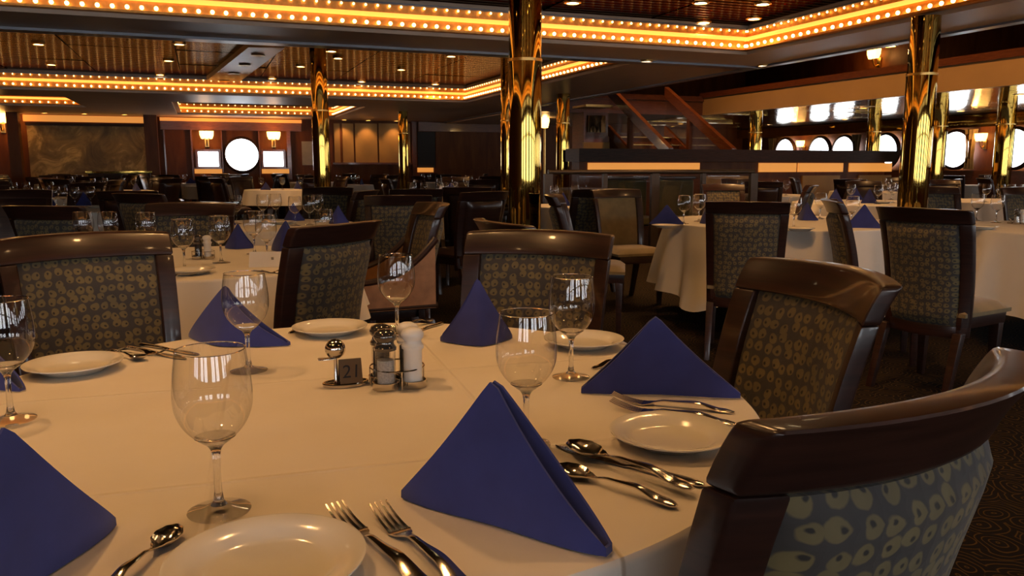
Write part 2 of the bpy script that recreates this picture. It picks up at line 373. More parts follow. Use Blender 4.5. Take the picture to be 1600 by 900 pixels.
# ------------------------------------------------------------------ windows
WN = [0]
def porthole_mesh(r):
    ring = lathe(bmesh.new(), [(r, 0), (r + .07, 0), (r + .07, .05), (r + .04, .09), (r, .09), (r, 0)], 40)
    pane = lathe(bmesh.new(), [(0, .02), (r, .02), (r, .05), (0, .05)], 40)
    return mesh_of(ring, 'ring'), mesh_of(pane, 'pane')
PH = porthole_mesh(0.43)
def porthole(pos, nrm):
    WN[0] += 1
    q = Vector(nrm).to_track_quat('Z', 'Y').to_euler()
    o = obj('window_%d' % WN[0], PH[0], 'wood_dark', None, pos, q); o['kind'] = 'structure'
    obj('pane', PH[1], 'day', o)
nR = -(RW(1, 0, 0)); nB = -(RW(0, 1, 0)); nF = RW(0, 1, 0)
for px in (1233, 1287, 1325, 1390, 1500, 1592):
    v, _ = on_u(px, 232, U1); porthole(RW(U1 - 0.11, v, 1.56), nR)
for v in (9.2, 6.9, 4.2, 1.5, -1.2, -3.9): porthole(RW(U1 - 0.11, v, 1.56), nR)
u, z = on_v(378, 242, V1); porthole(RW(u, V1 - 0.01, z), nB)
def square_window(ua, ub, z0, z1, v, sgn):
    WN[0] += 1
    f = bmesh.new(); t = 0.06
    vv = sorted((v, v + sgn * 0.07))
    for a, b, c, d in ((ua - t, ub + t, z1, z1 + t), (ua - t, ub + t, z0 - t, z0), (ua - t, ua, z0, z1), (ub, ub + t, z0, z1)): rbox(f, a, b, vv[0], vv[1], c, d)
    o = struct('window_%d' % WN[0], mesh_of(f, 'frame', False), 'wood_red')
    vv = sorted((v, v + sgn * 0.03))
    obj('pane', RB(ua, ub, vv[0], vv[1], z0, z1), 'day', o)
    return o
for xa, xb in ((309, 342), (411, 443)):
    a, z1 = on_v(xa, 237, V1); b, z0 = on_v(xb, 260, V1); square_window(a, b, z0, z1, V1, -1)
# tall windows in the wall behind the camera, each with a mullion and a transom
for c in (-7.9, -6.3, -3.6, -2.0, 0.7, 2.3, 5.0, 6.6, 9.3, 10.9, 13.6, 15.2):
    o = square_window(c - 0.55, c + 0.55, 0.85, 2.25, V0, 1)
    obj('mullion', RB(c - 0.025, c + 0.025, V0, V0 + 0.06, 0.85, 2.25), 'wood_dark', o)
    obj('transom', RB(c - 0.55, c + 0.55, V0, V0 + 0.06, 1.80, 1.85), 'wood_dark', o)

for k, (px, lb) in enumerate(((1524, 'tan curtain tied beside the big porthole behind the thick pillar'), (1345, 'narrow tan curtain between two arched far portholes'), (1213, 'narrow tan curtain at the farthest arched porthole'))):
    v, _ = on_u(px, 232, U1)
    def f(a_, t_, k_):
        p = RW(U1 - .16 + .03 * math.sin(a_ * 18) - .02 * k_, v + (a_ - .5) * .34 * (1 - .45 * math.sin(math.pi * t_ * .8)), 2.04 - .96 * t_)
        return p
    tag(obj('curtain', slab(bmesh.new(), f, 18, 8), 'velvet'), lb, 'curtain')

# ------------------------------------------------------------------ ceiling light strips
def bulb_mesh():
    bm = bmesh.new(); bead(bm, (0, 0, 0), 0.020, 8, 5); return mesh_of(bm, 'bulb')
BULB = bulb_mesh()
def strip(key, label, runs, single=(), step=0.115, rb=0.020):
    """runs: (u0, v0, u1, v1, inward normal); single: runs whose bulbs are built one by one"""
    t = thing('light_strip', label, 'light strip', RW(runs[0][0], runs[0][1], ZS))
    inv = Matrix.Translation(-t.location)
    far = bmesh.new(); nfar = 0
    for k, (ua, va, ub, vb, n) in enumerate(runs):
        n = Vector((n[0], n[1])); L = math.hypot(ub - ua, vb - va)
        def quad(o0, o1, z0, z1):
            b = bmesh.new(); p = [(ua + n.x * o0, va + n.y * o0), (ub + n.x * o0, vb + n.y * o0), (ub + n.x * o1, vb + n.y * o1), (ua + n.x * o1, va + n.y * o1)]
            poly_box(b, [inv @ RW(x, y, z0) for x, y in p], [inv @ RW(x, y, z1) for x, y in p]); return b
        obj('trough', quad(0, 0.02, ZS + .05, ZS + .27), 'copper', t)
        obj('lower_lip', quad(0.02, 0.10, ZS + .035, ZS + .055), 'copper', t)
        obj('upper_lip', quad(0.02, 0.06, ZS + .265, ZS + .285), 'soffit_trim', t)
        b = bmesh.new(); tube(b, [inv @ RW(ua + n.x * .05, va + n.y * .05, ZS + .165), inv @ RW(ub + n.x * .05, vb + n.y * .05, ZS + .165)], 0.022, 8)
        obj('glowing_tube', b, 'tube', t)
        m = int(L / step)
        for i in range(m):
            f = (i + .5) / m; uu, vv = ua + (ub - ua) * f, va + (vb - va) * f
            for zz, off in ((ZS + .085, .07), (ZS + .25, .045)):
                p = inv @ RW(uu + n.x * off, vv + n.y * off, zz)
                if k in single:
                    q = obj('bulb', BULB, 'bulb', t, p)
                    if off < .06: q.scale = (.62, .62, .62)
                else: bead(far, p, rb * (.62 if off < .06 else 1), 6, 4); nfar += 1
    if nfar:
        o = obj('bulb_row', mesh_of(far, 'bulb_row'), 'bulb', t); o['kind'] = 'stuff'
    else: far.free()
    return t
strip('A', 'wide double row of amber bulbs around the ceiling recess above the foreground table', [(-2.2, 8.0, 6.0, 8.0, (0, -1)), (6.0, 8.0, 6.0, 4.2, (-1, 0)), (-7, 8.0, -2.2, 8.0, (0, -1)), (6.0, 4.2, 6.0, -4, (-1, 0)), (-7, -4, 6, -4, (0, 1)), (-7, -4, -7, 8, (1, 0))], (0, 1))
strip('B', 'long thin row of amber bulbs around the mirrored ceiling recess beyond the taupe beam', [(-7, 16, 5.15, 16, (0, -1)), (5.15, 16, 5.15, 9.05, (-1, 0)), (-7, 9.05, 5.15, 9.05, (0, 1)), (-7, 9.05, -7, 16, (1, 0))], (), 0.13)
strip('C', 'short row of amber bulbs around the small recess before the round window', [(-.5, 22.3, 3.45, 22.3, (0, -1)), (3.45, 22.3, 3.45, 18, (-1, 0)), (-.5, 18, 3.45, 18, (0, 1)), (-.5, 18, -.5, 22.3, (1, 0))], (), 0.16)
strip('D', 'row of amber bulbs around the small recess before the mural', [(-7, 20.3, -2.3, 20.3, (0, -1)), (-2.3, 20.3, -2.3, 17.4, (-1, 0)), (-7, 17.4, -2.3, 17.4, (0, 1)), (-7, 17.4, -7, 20.3, (1, 0))], (), 0.16)

# ------------------------------------------------------------------ recessed downlights
def downlight_proto():
    t = thing('downlight', 'round recessed downlight in the mirrored ceiling', 'ceiling light', (0, 0, -9))
    obj('rim', lathe(bmesh.new(), [(.062, 0), (.085, 0), (.085, -.012), (.062, -.018), (.062, 0)], 20), 'brass', t)
    obj('lens', lathe(bmesh.new(), [(0, -.004), (.062, -.004), (.062, -.010), (0, -.010)], 20), 'lens', t)
    return t
DL = downlight_proto(); first = [True]
def downlight(p, label, group, watts=0, size=2.1, aim=(0, 0, -1)):
    if first[0]: o = DL; o.location = p; o['label'] = label; o['group'] = group; first[0] = False
    else: o = dup(DL, p, 0, label, group)
    if watts: spot(o, (0, 0, -0.03), watts, size, 0.7, aim=aim)
    return o
LB = 'round recessed downlight in the mirrored recess beyond the taupe beam'; GB = 'downlights of the second recess'
for k, (px, py) in enumerate([(60, 68), (80, 100), (250, 116), (263, 94), (280, 68), (88, 112), (425, 122), (470, 103), (518, 79), (528, 90), (565, 127), (627, 108), (705, 87), (680, 131)]):
    x, y = at(px, py, ZC - .005); downlight((x, y, ZC - .004), LB, GB, W_DOWN if k % 2 else 0)
LA = 'round recessed downlight in the ceiling recess above the foreground table'; GA = 'downlights of the first recess'
for px, py in [(597, 1), (895, 3), (1095, 3), (1100, 34), (1178, 28), (1192, 5)]:
    x, y = at(px, py, ZC - .005); downlight((x, y, ZC - .004), LA, GA, W_DOWN)
for x, y, wt in [(-1.2, 1.75, 2.0), (-0.1, 1.9, 1.1), (1.25, 3.7, 3.2), (0.9, 3.2, 1.2), (-2.6, 4.6, 1.6), (-0.6, 4.6, 1.3), (2.0, 5.4, 2.0), (3.9, 4.2, 1.2), (-0.9, 0.3, .8), (1.6, 0.8, 0.5), (-2.4, 1.0, 0.8)]:
    downlight((x, y, ZC - .004), LA, GA, W_TABLE * wt)  # out of view; the strongest is added to light the long-clothed table's side
LS = 'slim recessed downlight in the taupe soffit beside the open well'; GS = 'downlights of the soffit'
for px, py in [(1390, 71), (1193, 102), (1010, 95)]:
    x, y = at(px, py, ZS - .005); downlight((x, y, ZS), LS, GS)
LBk = 'small downlight washing the beige panelled wall'; 
for px in (535, 572, 615):
    u, _ = on_v(px, 200, V1); downlight(RW(u, V1 - 0.35, ZS), LBk, 'wall washers', W_WALL, 1.5, RW(0, .35, -1))
for px in (80, 140, 200):  # made-up wall washers that lift the mural
    u, _ = on_v(px, 200, V1); downlight(RW(u, V1 - .8, ZS), 'small downlight added to brighten the landscape mural', 'added mural lights', 10, 1.5, RW(0, .5, -1))
LV = 'round downlight in the silver mirrored ceiling below the mezzanine'
for v in (3, 6.5, 10, 13.5, 17, 20.5):
    downlight(RW(UB + 1.6, v, ZM - .014), LV, 'downlights below the mezzanine', W_DOWN * .6)
    downlight(RW(UB + 4.4, v, ZM - .014), LV, 'downlights below the mezzanine', W_DOWN * .5)

LW = 'added downlight in the high ceiling, brightening the mezzanine fascia'
for v in (-2, 2, 6, 10, 14):  # unseen lamps, added to brighten the balcony fascia across the well
    downlight(RW(8.6, v, ZT), LW, 'added lights of the well', 330, 2.2, RW(.45, 0, -1))
# ------------------------------------------------------------------ gilded pillars
def pillar(px, dist, r, label, top=ZC, z0=0.0, zc=1.92):
    d = ray(px, 258); s = dist / d.y
    t = thing('gold_pillar', label, 'pillar', (d.x * s, dist, z0))
    obj('shaft', LT([(0, 0), (r, 0), (r, zc - z0), (0, zc - z0)], 40), 'gold', t)
    obj('collar', LT([(0, zc - z0), (r + .004, zc - z0), (r + .004, zc - z0 + .02), (0, zc - z0 + .02)], 40), 'brass', t)
    obj('upper_sleeve', LT([(0, zc - z0 + .02), (r * .97, zc - z0 + .02), (r * .97, top - z0 - .003), (0, top - z0 - .003)], 40), 'gold', t)
    obj('plinth', LT([(0, 0), (r + .03, 0), (r + .03, .12), (r + .004, .14), (r + .004, 0)], 40), 'wood_dark', t)
    return t
pillar(820, 6.0, 0.122, 'thick polished brass pillar behind the foreground table and its far chair')
pillar(503, 11.4, 0.118, 'polished brass pillar standing before the wall with the paper notice')
pillar(631, 19.5, 0.118, 'slim distant brass pillar before the beige panelled wall', ZS)
pillar(793, 14.0, 0.118, 'brass pillar half hidden behind the thick brass pillar', ZC)
pillar(879, 14.8, 0.125, 'brass pillar beside the small glowing wall lamp by the staircase', ZS)
pillar(1430, 7.2, 0.125, 'thick polished brass pillar by the mezzanine and the big portholes', ZS, zc=1.95)
pillar(1178, 19.0, 0.15, 'distant brass pillar at the foot of the stair rail', ZM)
pillar(1362, 18.6, 0.15, 'brass pillar between two arched far portholes', ZM)
pillar(1462, 16.0, 0.16, 'brass pillar just behind the thick pillar near the big portholes', ZM)
pillar(1566, 15.2, 0.16, 'brass pillar between the two biggest portholes', ZM)

# ------------------------------------------------------------------ fittings of the far wall
def wbox(name, x0, y0, x1, y1, depth, m, parent=None, v=None, off=0.0):
    v = V1 if v is None else v
    a, zt = on_v(x0, y0, v); b, zb = on_v(x1, y1, v); _, zt2 = on_v(x1, y0, v); _, zb2 = on_v(x0, y1, v)
    return obj(name, RB(a, b, v - depth - off, v - off, max(0, (zb + zb2) / 2), (zt + zt2) / 2), m, parent)
t = thing('mural', 'large dark gold landscape mural between two wooden columns', 'painting', RW(*[on_v(140, 270, V1)[0], V1 - .1], 0))
def reparent(o, t): o.parent = t; o.matrix_parent_inverse = Matrix.Translation(-t.location); return o
reparent(wbox('canvas', 42, 197, 234, 276, 0.05, 'mural'), t)
for a in ((40, 193, 236, 197), (40, 276, 236, 280)): reparent(wbox('frame', *a, 0.09, 'wood_dark'), t)
reparent(wbox('cove_light', 36, 181, 232, 191, 0.06, 'cove'), t)
for x0, x1, lb in ((20, 38, 'dark wooden column on the outer side of the mural'), (230, 250, 'dark wooden column between the mural and the square window')):
    t = thing('wooden_column', lb, 'column', RW(on_v((x0 + x1) / 2, 270, V1 - .4)[0], V1 - .4, 0))
    a = on_v(x0, 258, V1 - .4)[0]; b = on_v(x1, 258, V1 - .4)[0]
    reparent(obj('shaft', RB(a, b, V1 - .7, V1 - .4, 0.15, ZS), 'wood_wall'), t)
    reparent(obj('base', RB(a - .04, b + .04, V1 - .74, V1 - .36, 0, .15), 'wood_dark'), t)
for k, (x0, x1) in enumerate(((254, 262), (296, 304), (344, 350), (402, 408), (446, 456), (642, 650))):
    o = wbox('trim_%d' % (20 + k), x0, 190, x1, 280, 0.12, 'wood_red'); o['kind'] = 'structure'
o = wbox('trim_30', 250, 186, 470, 191, 0.20, 'cove'); o['kind'] = 'structure'
o = wbox('trim_31', 250, 191, 470, 204, 0.14, 'wood_red'); o['kind'] = 'structure'
for k, (x0, x1) in enumerate(((303, 348), (408, 452))):
    t = thing('window_ledge', 'glowing orange ledge below the square window %s the round one' % ('near the mural side of' if k == 0 else 'on the notice side of'), 'ledge', RW(on_v((x0 + x1) / 2, 270, V1)[0], V1 - .1, 0))
    reparent(wbox('shelf', x0, 262, x1, 264, 0.22, 'wood_red'), t); reparent(wbox('light_box', x0 + 1, 264, x1 - 1, 271, 0.16, 'cove'), t)
def sconce(p, nrm, label, s=1.0, watts=14):
    t = thing('wall_lamp', label, 'wall lamp', p, math.atan2(nrm.y, nrm.x) + math.pi / 2)   # local -Y points into the room
    obj('backplate', BX(-.04 * s, .04 * s, -.02, 0.01, -.16 * s, .02 * s), 'brass', t)
    obj('arm', tube(bmesh.new(), [(0, -.02, -.10 * s), (0, -.09 * s, -.13 * s), (0, -.13 * s, -.08 * s), (0, -.13 * s, -.02 * s)], .012 * s, 8), 'brass', t)
    for sx in (-1, 0, 1):
        obj('shade', LT([(0, -.01), (.03 * s, 0), (.055 * s, .07 * s), (.06 * s, .15 * s), (.05 * s, .15 * s), (0, .14 * s)], 14, (sx * .075 * s, -.13 * s, 0)), 'shade', t)
    point(t, (0, -.32 * s, .1), watts, AMBER)
    return t
for px, py, lb in ((323, 217, 'amber wall lamp above the square window near the mural'), (427, 218, 'amber wall lamp above the square window near the notice')):
    u, z = on_v(px, py, V1); sconce(RW(u, V1 - .02, z), nB, lb, 1.35)
u, z = on_v(4, 192, V1); sconce(RW(u, V1 - .02, z), nB, 'amber wall lamp beyond the outer mural column', 1.5)
v, z = on_u(1463, 180, U1); sconce(RW(U1 - .28, v, z), nR, 'bright yellow wall lamp beside the thick pillar near the portholes', 1.7)
v, z = on_u(1541, 213, U1); sconce(RW(U1 - .02, v, 1.75), nR, 'amber wall lamp between the two biggest portholes', 1.2)
v, z = on_u(1258, 215, U1); sconce(RW(U1 - .02, v, 1.75), nR, 'amber wall lamp among the arched far portholes', 1.2)
v, z = on_u(1375, 92, U1); sconce(RW(U1 - .02, v, z), nR, 'amber wall lamp on the upper deck wall above the mezzanine rail', 1.6)
o = wbox('notice_sheet', 471, 221, 494, 258, 0.02, 'notice'); tag(o, 'cream paper notice pinned to the wooden far wall', 'notice')
t = thing('wall_panelling', 'beige panelled wall lit from above beside the paper notice', 'panelling', RW(on_v(580, 260, V1)[0], V1 - .1, 0))
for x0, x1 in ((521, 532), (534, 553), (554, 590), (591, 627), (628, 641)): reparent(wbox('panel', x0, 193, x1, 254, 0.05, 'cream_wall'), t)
reparent(wbox('shelf', 519, 254, 642, 257, 0.18, 'wood_red'), t); reparent(wbox('lower_panel', 519, 257, 642, 282, 0.06, 'wood_wall'), t)
t = thing('alcove_panel', 'dark red-brown alcove wall between brass pillars', 'panelling', RW(on_v(715, 260, V1)[0], V1 - .1, 0))
reparent(wbox('top_band', 652, 192, 786, 206, 0.12, 'wood_red'), t); reparent(wbox('panel', 680, 206, 786, 264, 0.04, 'wood_wall'), t)
reparent(wbox('niche', 652, 206, 680, 262, 0.03, 'black'), t)
reparent(wbox('light_box', 652, 262, 676, 269, 0.10, 'cove'), t)
# sideboard in front of the mural, reflecting
a, _ = on_v(135, 268, V1 - 1.2); b, _ = on_v(238, 268, V1 - 1.2)
t = thing('sideboard', 'dark sideboard with a shiny top standing before the mural', 'sideboard', RW((a + b) / 2, V1 - 1.0, 0))
reparent(obj('cabinet', RB(a + .05, b - .05, V1 - 1.35, V1 - .85, 0, .98), 'wood_dark'), t)
reparent(obj('top', RB(a, b, V1 - 1.4, V1 - .8, .98, 1.03), 'gold'), t)

# ------------------------------------------------------------------ the stair, the counter before it and the brass railing
VCT = 12.4
a, _ = on_v(905, 240, VCT); b, _ = on_v(1402, 240, VCT)
t = thing('service_counter', 'long dark wooden service counter with orange light below its top', 'counter', RW(a, VCT, 0))
reparent(obj('counter_top', RB(a, b, VCT, VCT + .55, 1.24, 1.46), 'wood_dark'), t)
reparent(obj('body', RB(a + .1, b - .1, VCT + .2, VCT + .5, 0, 1.24), 'wood_wall'), t)
for x0, x1 in ((918, 1092), (1185, 1243), (1246, 1316), (1326, 1392)):
    c, _ = on_v(x0, 258, VCT + .2); d, _ = on_v(x1, 258, VCT + .2)
    reparent(obj('light_panel', RB(c, d, VCT + .17, VCT + .2, 1.05, 1.22), 'cove'), t)
for x0, x1 in ((1096, 1180), (1252, 1310), (1340, 1390)):
    c, _ = on_v(x0, 280, VCT + .2); d, _ = on_v(x1, 280, VCT + .2)
    reparent(obj('front_panel', RB(c, d, VCT + .16, VCT + .2, .2, .98), 'cream_wall'), t)

# the flight climbs towards the mezzanine at the end, away and to the side
P0 = RW(8.83, 13.05, 0.6); ST = RW(0, 1, 0); SN = Vector((ST.y, -ST.x, 0))
t = thing('staircase', 'mahogany staircase with glass sides climbing to the mezzanine', 'staircase', (P0.x, P0.y, 0))
run, rise, ns, wd = 0.30, 0.165, 8, 1.36
loc = lambda k, side, z, fw=0.0: (ST * (k * run + fw) + SN * (side * wd / 2) + Vector((0, 0, z)))
for k in range(ns):
    b_ = bmesh.new(); z = 0.6 + k * rise
    poly_box(b_, [loc(k, s, 0, f) for s, f in ((-1, 0), (1, 0), (1, run), (-1, run))], [loc(k, s, z, f) for s, f in ((-1, 0), (1, 0), (1, run), (-1, run))])
    obj('step', b_, 'wood_wall', t)
    b_ = bmesh.new(); poly_box(b_, [loc(k, s, z, f) for s, f in ((-1, -.03), (1, -.03), (1, .03), (-1, .03))], [loc(k, s, z + .02, f) for s, f in ((-1, -.03), (1, -.03), (1, .03), (-1, .03))])
    obj('nosing', b_, 'brass', t)
for s in (-1, 1):
    b_ = bmesh.new(); sl = rise / run
    def rp(fw, z, o): return ST * fw + SN * (s * (wd / 2 + .02) + o) + Vector((0, 0, z))
    LL = ns * run
    poly_box(b_, [rp(-.08, .6 - .08 * sl + .72, -.05), rp(LL, .6 + LL * sl + .72, -.05), rp(LL, .6 + LL * sl + .94, -.05), rp(-.08, .6 - .08 * sl + .94, -.05)],
             [rp(-.08, .6 - .08 * sl + .72, .05), rp(LL, .6 + LL * sl + .72, .05), rp(LL, .6 + LL * sl + .94, .05), rp(-.08, .6 - .08 * sl + .94, .05)])
    obj('handrail', b_, 'wood_red', t)
    b_ = bmesh.new()
    poly_box(b_, [rp(0, .6 + .1, -.01), rp(LL, .6 + LL * sl + .1, -.01), rp(LL, .6 + LL * sl + .72, -.01), rp(0, .6 + .72, -.01)],
             [rp(0, .6 + .1, .01), rp(LL, .6 + LL * sl + .1, .01), rp(LL, .6 + LL * sl + .72, .01), rp(0, .6 + .72, .01)])
    obj('glass_side', b_, 'glass', t)
    b_ = bmesh.new()
    poly_box(b_, [rp(0, .6 - .1, -.04), rp(LL, .6 + LL * sl - .1, -.04), rp(LL, .6 + LL * sl + .1, -.04), rp(0, .6 + .1, -.04)],
             [rp(0, .6 - .1, .04), rp(LL, .6 + LL * sl - .1, .04), rp(LL, .6 + LL * sl + .1, .04), rp(0, .6 + .1, .04)])
    obj('stringer', b_, 'wood_red', t)
    for fw in (.05, 1.45):
        b_ = bmesh.new(); q = [rp(fw + x, 0, y) for x, y in ((-.05, -.05), (.05, -.05), (.05, .05), (-.05, .05))]
        poly_box(b_, q, [p + Vector((0, 0, .6 + fw * sl + .73)) for p in q]); obj('newel_post', b_, 'wood_wall', t)
# panelled box beside the stair, mirrored inside, with two lit lamps on top
VS = 15.2
t = thing('panelled_booth', 'red mahogany booth with a dark mirror beside the staircase', 'booth', RW(on_v(935, 258, VS)[0], VS, 0))
def vb(name, x0, y0, x1, y1, d0, d1, m):
    a, zt = on_v(x0, y0, VS); b, zb = on_v(x1, y1, VS)
    return reparent(obj(name, RB(a, b, VS + d0, VS + d1, max(0, zb), zt), m), t)
vb('body', 914, 175, 950, 300, .05, .6, 'wood_red'); vb('mirror', 919, 180, 946, 207, 0, .05, 'mirror'); vb('base_panel', 912, 222, 951, 300, 0, .05, 'cream_wall'); vb('cornice', 914, 163, 956, 168, -.05, .6, 'brass')
pass
u, z = on_v(851, 188, 19.5)
t = thing('wall_lamp', 'glowing amber lantern on its post beside the brass pillar by the staircase', 'wall lamp', RW(u, 19.5, 0))
obj('post', LT([(0, 0), (.1, 0), (.1, .05), (.03, .08), (.03, z - .2), (0, z - .2)], 16), 'brass', t)
obj('shade', LT([(0, z - .2), (.09, z - .19), (.13, z), (.10, z + .12), (0, z + .13)], 16), 'shade', t)
point(t, (0, -.25, z), 5, (1, .62, .25))

# low railing with glass panels between the dining floor and the counter
xa, ya = at(846, 268, 1.10); 
RA, RBb = Vector((0.42, 9.4, 0)), Vector((3.05, 10.2, 0)); rd = (RBb - RA).normalized(); rn = Vector((-rd.y, rd.x, 0))
t = thing('railing', 'dark bronze railing with glass panels before the service counter', 'railing', RA)
Lr = (RBb - RA).length
obj('handrail', tube(bmesh.new(), [(0, 0, 1.10), rd * Lr + Vector((0, 0, 1.10))], .028, 10), 'railmetal', t)
for k, f in enumerate((0.0, .26, .5, .74, 1.0)):
    p = rd * (Lr * f); b_ = bmesh.new(); wv = .05 if k % 2 == 0 else .025
    poly_box(b_, [p + rd * x * wv + rn * y * .03 for x, y in ((-1, -1), (1, -1), (1, 1), (-1, 1))], [p + rd * x * wv + rn * y * .03 + Vector((0, 0, 1.08)) for x, y in ((-1, -1), (1, -1), (1, 1), (-1, 1))])
    obj('post', b_, 'railmetal', t)
for f0, f1 in ((.02, .25), (.27, .48), (.52, .73), (.75, .98)):
    b_ = bmesh.new(); p, q = rd * Lr * f0, rd * Lr * f1
    poly_box(b_, [p - rn * .005, q - rn * .005, q + rn * .005, p + rn * .005], [x + Vector((0, 0, 1.02)) for x in (p - rn * .005, q - rn * .005, q + rn * .005, p + rn * .005)])
    for v_ in b_.verts: v_.co.z += .03
    obj('glass_panel', b_, 'glass', t)

# ------------------------------------------------------------------ chairs
def bevel_sharp(bm, w=0.006, seg=2, ang=35):
    bmesh.ops.recalc_face_normals(bm, faces=bm.faces[:])
    ed = [e for e in bm.edges if len(e.link_faces) == 2 and e.calc_face_angle(0) > math.radians(ang)]
    bmesh.ops.bevel(bm, geom=ed, offset=w, segments=seg, affect='EDGES', profile=0.6, clamp_overlap=True); return bm
TOPZ = 0.965
def cb(s, z, d):
    """a point of the curved, raked chair back: s -1..1 across, z height, d towards the sitter"""
    k = (z - .44) / .54
    return (s * (.222 + .022 * k), -.19 - .115 * max(0, k) ** 1.7 + .070 * s * s + d, z)
def chair_parts():
    P = []
    def f(s, t, k):
        S = -1 + 2 * s; z = .893 + (TOPZ - .893 + .006 * (1 - S * S)) * t
        d = (.018 - .012 * t ** 2) if k == 0 else (-.024 - .016 * t ** 2)
        return cb(S, z, d)
    P.append(('top_rail', bevel_sharp(slab(bmesh.new(), f, 16, 5), .009, 3), 'wood'))
    for sg in (-1, 1):
        def f(s, t, k):
            S = sg * (.80 + .20 * s); z = .32 + (.893 - .32) * t
            return cb(S, z, .016 if k == 0 else -.022)
        P.append(('stile', bevel_sharp(slab(bmesh.new(), f, 2, 10), .005), 'wood'))
    def f(s, t, k):
        S = -.80 + 1.6 * s; z = .47 + (.893 - .47) * t
        bl = (1 - (2 * s - 1) ** 6) * (1 - (2 * t - 1) ** 8)
        return cb(S, z, (.000 + .012 * bl) if k == 0 else -.003)
    P.append(('front_panel', slab(bmesh.new(), f, 14, 12), 'rings'))
    def f(s, t, k):
        S = -.80 + 1.6 * s; z = .375 + (.887 - .375) * t
        bl = (1 - (2 * s - 1) ** 10) * (1 - (2 * t - 1) ** 10)
        return cb(S, z, -.006 if k == 0 else (-.014 - .028 * bl ** .5))
    P.append(('back_panel', slab(bmesh.new(), f, 18, 16), 'rings'))
    def f(s, t, k):
        S = -.80 + 1.6 * s; z = .315 + .062 * t
        return cb(S, z, .016 if k == 0 else -.020)
    P.append(('back_rail', bevel_sharp(slab(bmesh.new(), f, 8, 2), .004), 'wood'))
    def f(s, t, k):
        x = -.24 + .48 * s; y = -.165 + .42 * t; w_ = .90 + .10 * t
        dome = (1 - (2 * s - 1) ** 6) * (1 - (2 * t - 1) ** 6)
        return (x * w_, y, .425 if k == 0 else .445 + .045 * dome ** .6)
    P.append(('seat', slab(bmesh.new(), f, 12, 12), 'velvet'))
    b = bmesh.new(); poly_box(b, [(-.195, -.165, .36), (.195, -.165, .36), (.218, .245, .36), (-.218, .245, .36)], [(-.2, -.165, .425), (.2, -.165, .425), (.222, .25, .425), (-.222, .25, .425)])
    P.append(('seat_frame', bevel_sharp(b, .006), 'wood'))
    for sx in (-1, 1):
        b = bmesh.new(); x, y = sx * .19, .215
        poly_box(b, [(x - .016, y - .016, 0), (x + .016, y - .016, 0), (x + .016, y + .016, 0), (x - .016, y + .016, 0)], [(x - .026, y - .026, .37), (x + .026, y - .026, .37), (x + .026, y + .026, .37), (x - .026, y + .026, .37)])
        P.append(('leg', bevel_sharp(b, .004), 'wood'))
        b = bmesh.new(); x, y = sx * .20, -.27; X, Y = sx * .195, -.165
        poly_box(b, [(x - .016, y - .018, 0), (x + .016, y - .018, 0), (x + .016, y + .018, 0), (x - .016, y + .018, 0)], [(X - .022, Y - .03, .345), (X + .022, Y - .03, .345), (X + .022, Y + .02, .345), (X - .022, Y + .02, .345)])
        P.append(('leg', bevel_sharp(b, .004), 'wood'))
    return P
PARTS = {'rings': [], 'gold': [], 'far': None}
_raw = [(n, mesh_of(b, n), m) for n, b, m in chair_parts()]
def chair_mesh(raw, front):
    out = []
    for n, me, m in raw:
        if n == 'front_panel' and front == 'gold': me = me.copy(); m = 'velvet'
        if not me.materials: me.materials.append(M[m])
        out.append((n, me, m))
    return out
CH = {'gold': None, 'rings': None}
CH['gold'] = chair_mesh([(n, (me.copy() if n == 'front_panel' else me), m) for n, me, m in _raw], 'gold')
CH['rings'] = chair_mesh(_raw, 'rings')
def joined(name, parts):
    bm = bmesh.new(); names = []
    for n, me, m in parts:
        if m not in names: names.append(m)
        k0 = len(bm.faces); bm.from_mesh(me); bm.faces.ensure_lookup_table()
        for i in range(k0, len(bm.faces)): bm.faces[i].material_index = names.index(m)
    me = mesh_of(bm, name)
    me.materials.clear()
    for n in names: me.materials.append(M[n])
    return me
FAR_CHAIR = {k: joined('dining_chair', CH[k]) for k in ('rings', 'gold')}
def chair(x, y, head, label, group=None, front='rings', far=False):
    """head: the way the sitter faces, degrees clockwise from straight away from the camera"""
    rz = -math.radians(head)
    if far:
        o = obj('dining_chair', FAR_CHAIR[front], 'wood', None, (x, y, 0), (0, 0, rz)); return tag(o, label, 'chair', group)
    t = thing('dining_chair', label, 'chair', (x, y, 0), rz, group)
    for n, me, m in CH[front]: obj(n, me, m, t)
    return t
def chair_px(px, py, head, label, **k):
    """placed by the middle of its top rail"""
    x, y = at(px, py, TOPZ); h = math.radians(head)
    return chair(x + math.sin(h) * .31, y + math.cos(h) * .31, head, label, **k)

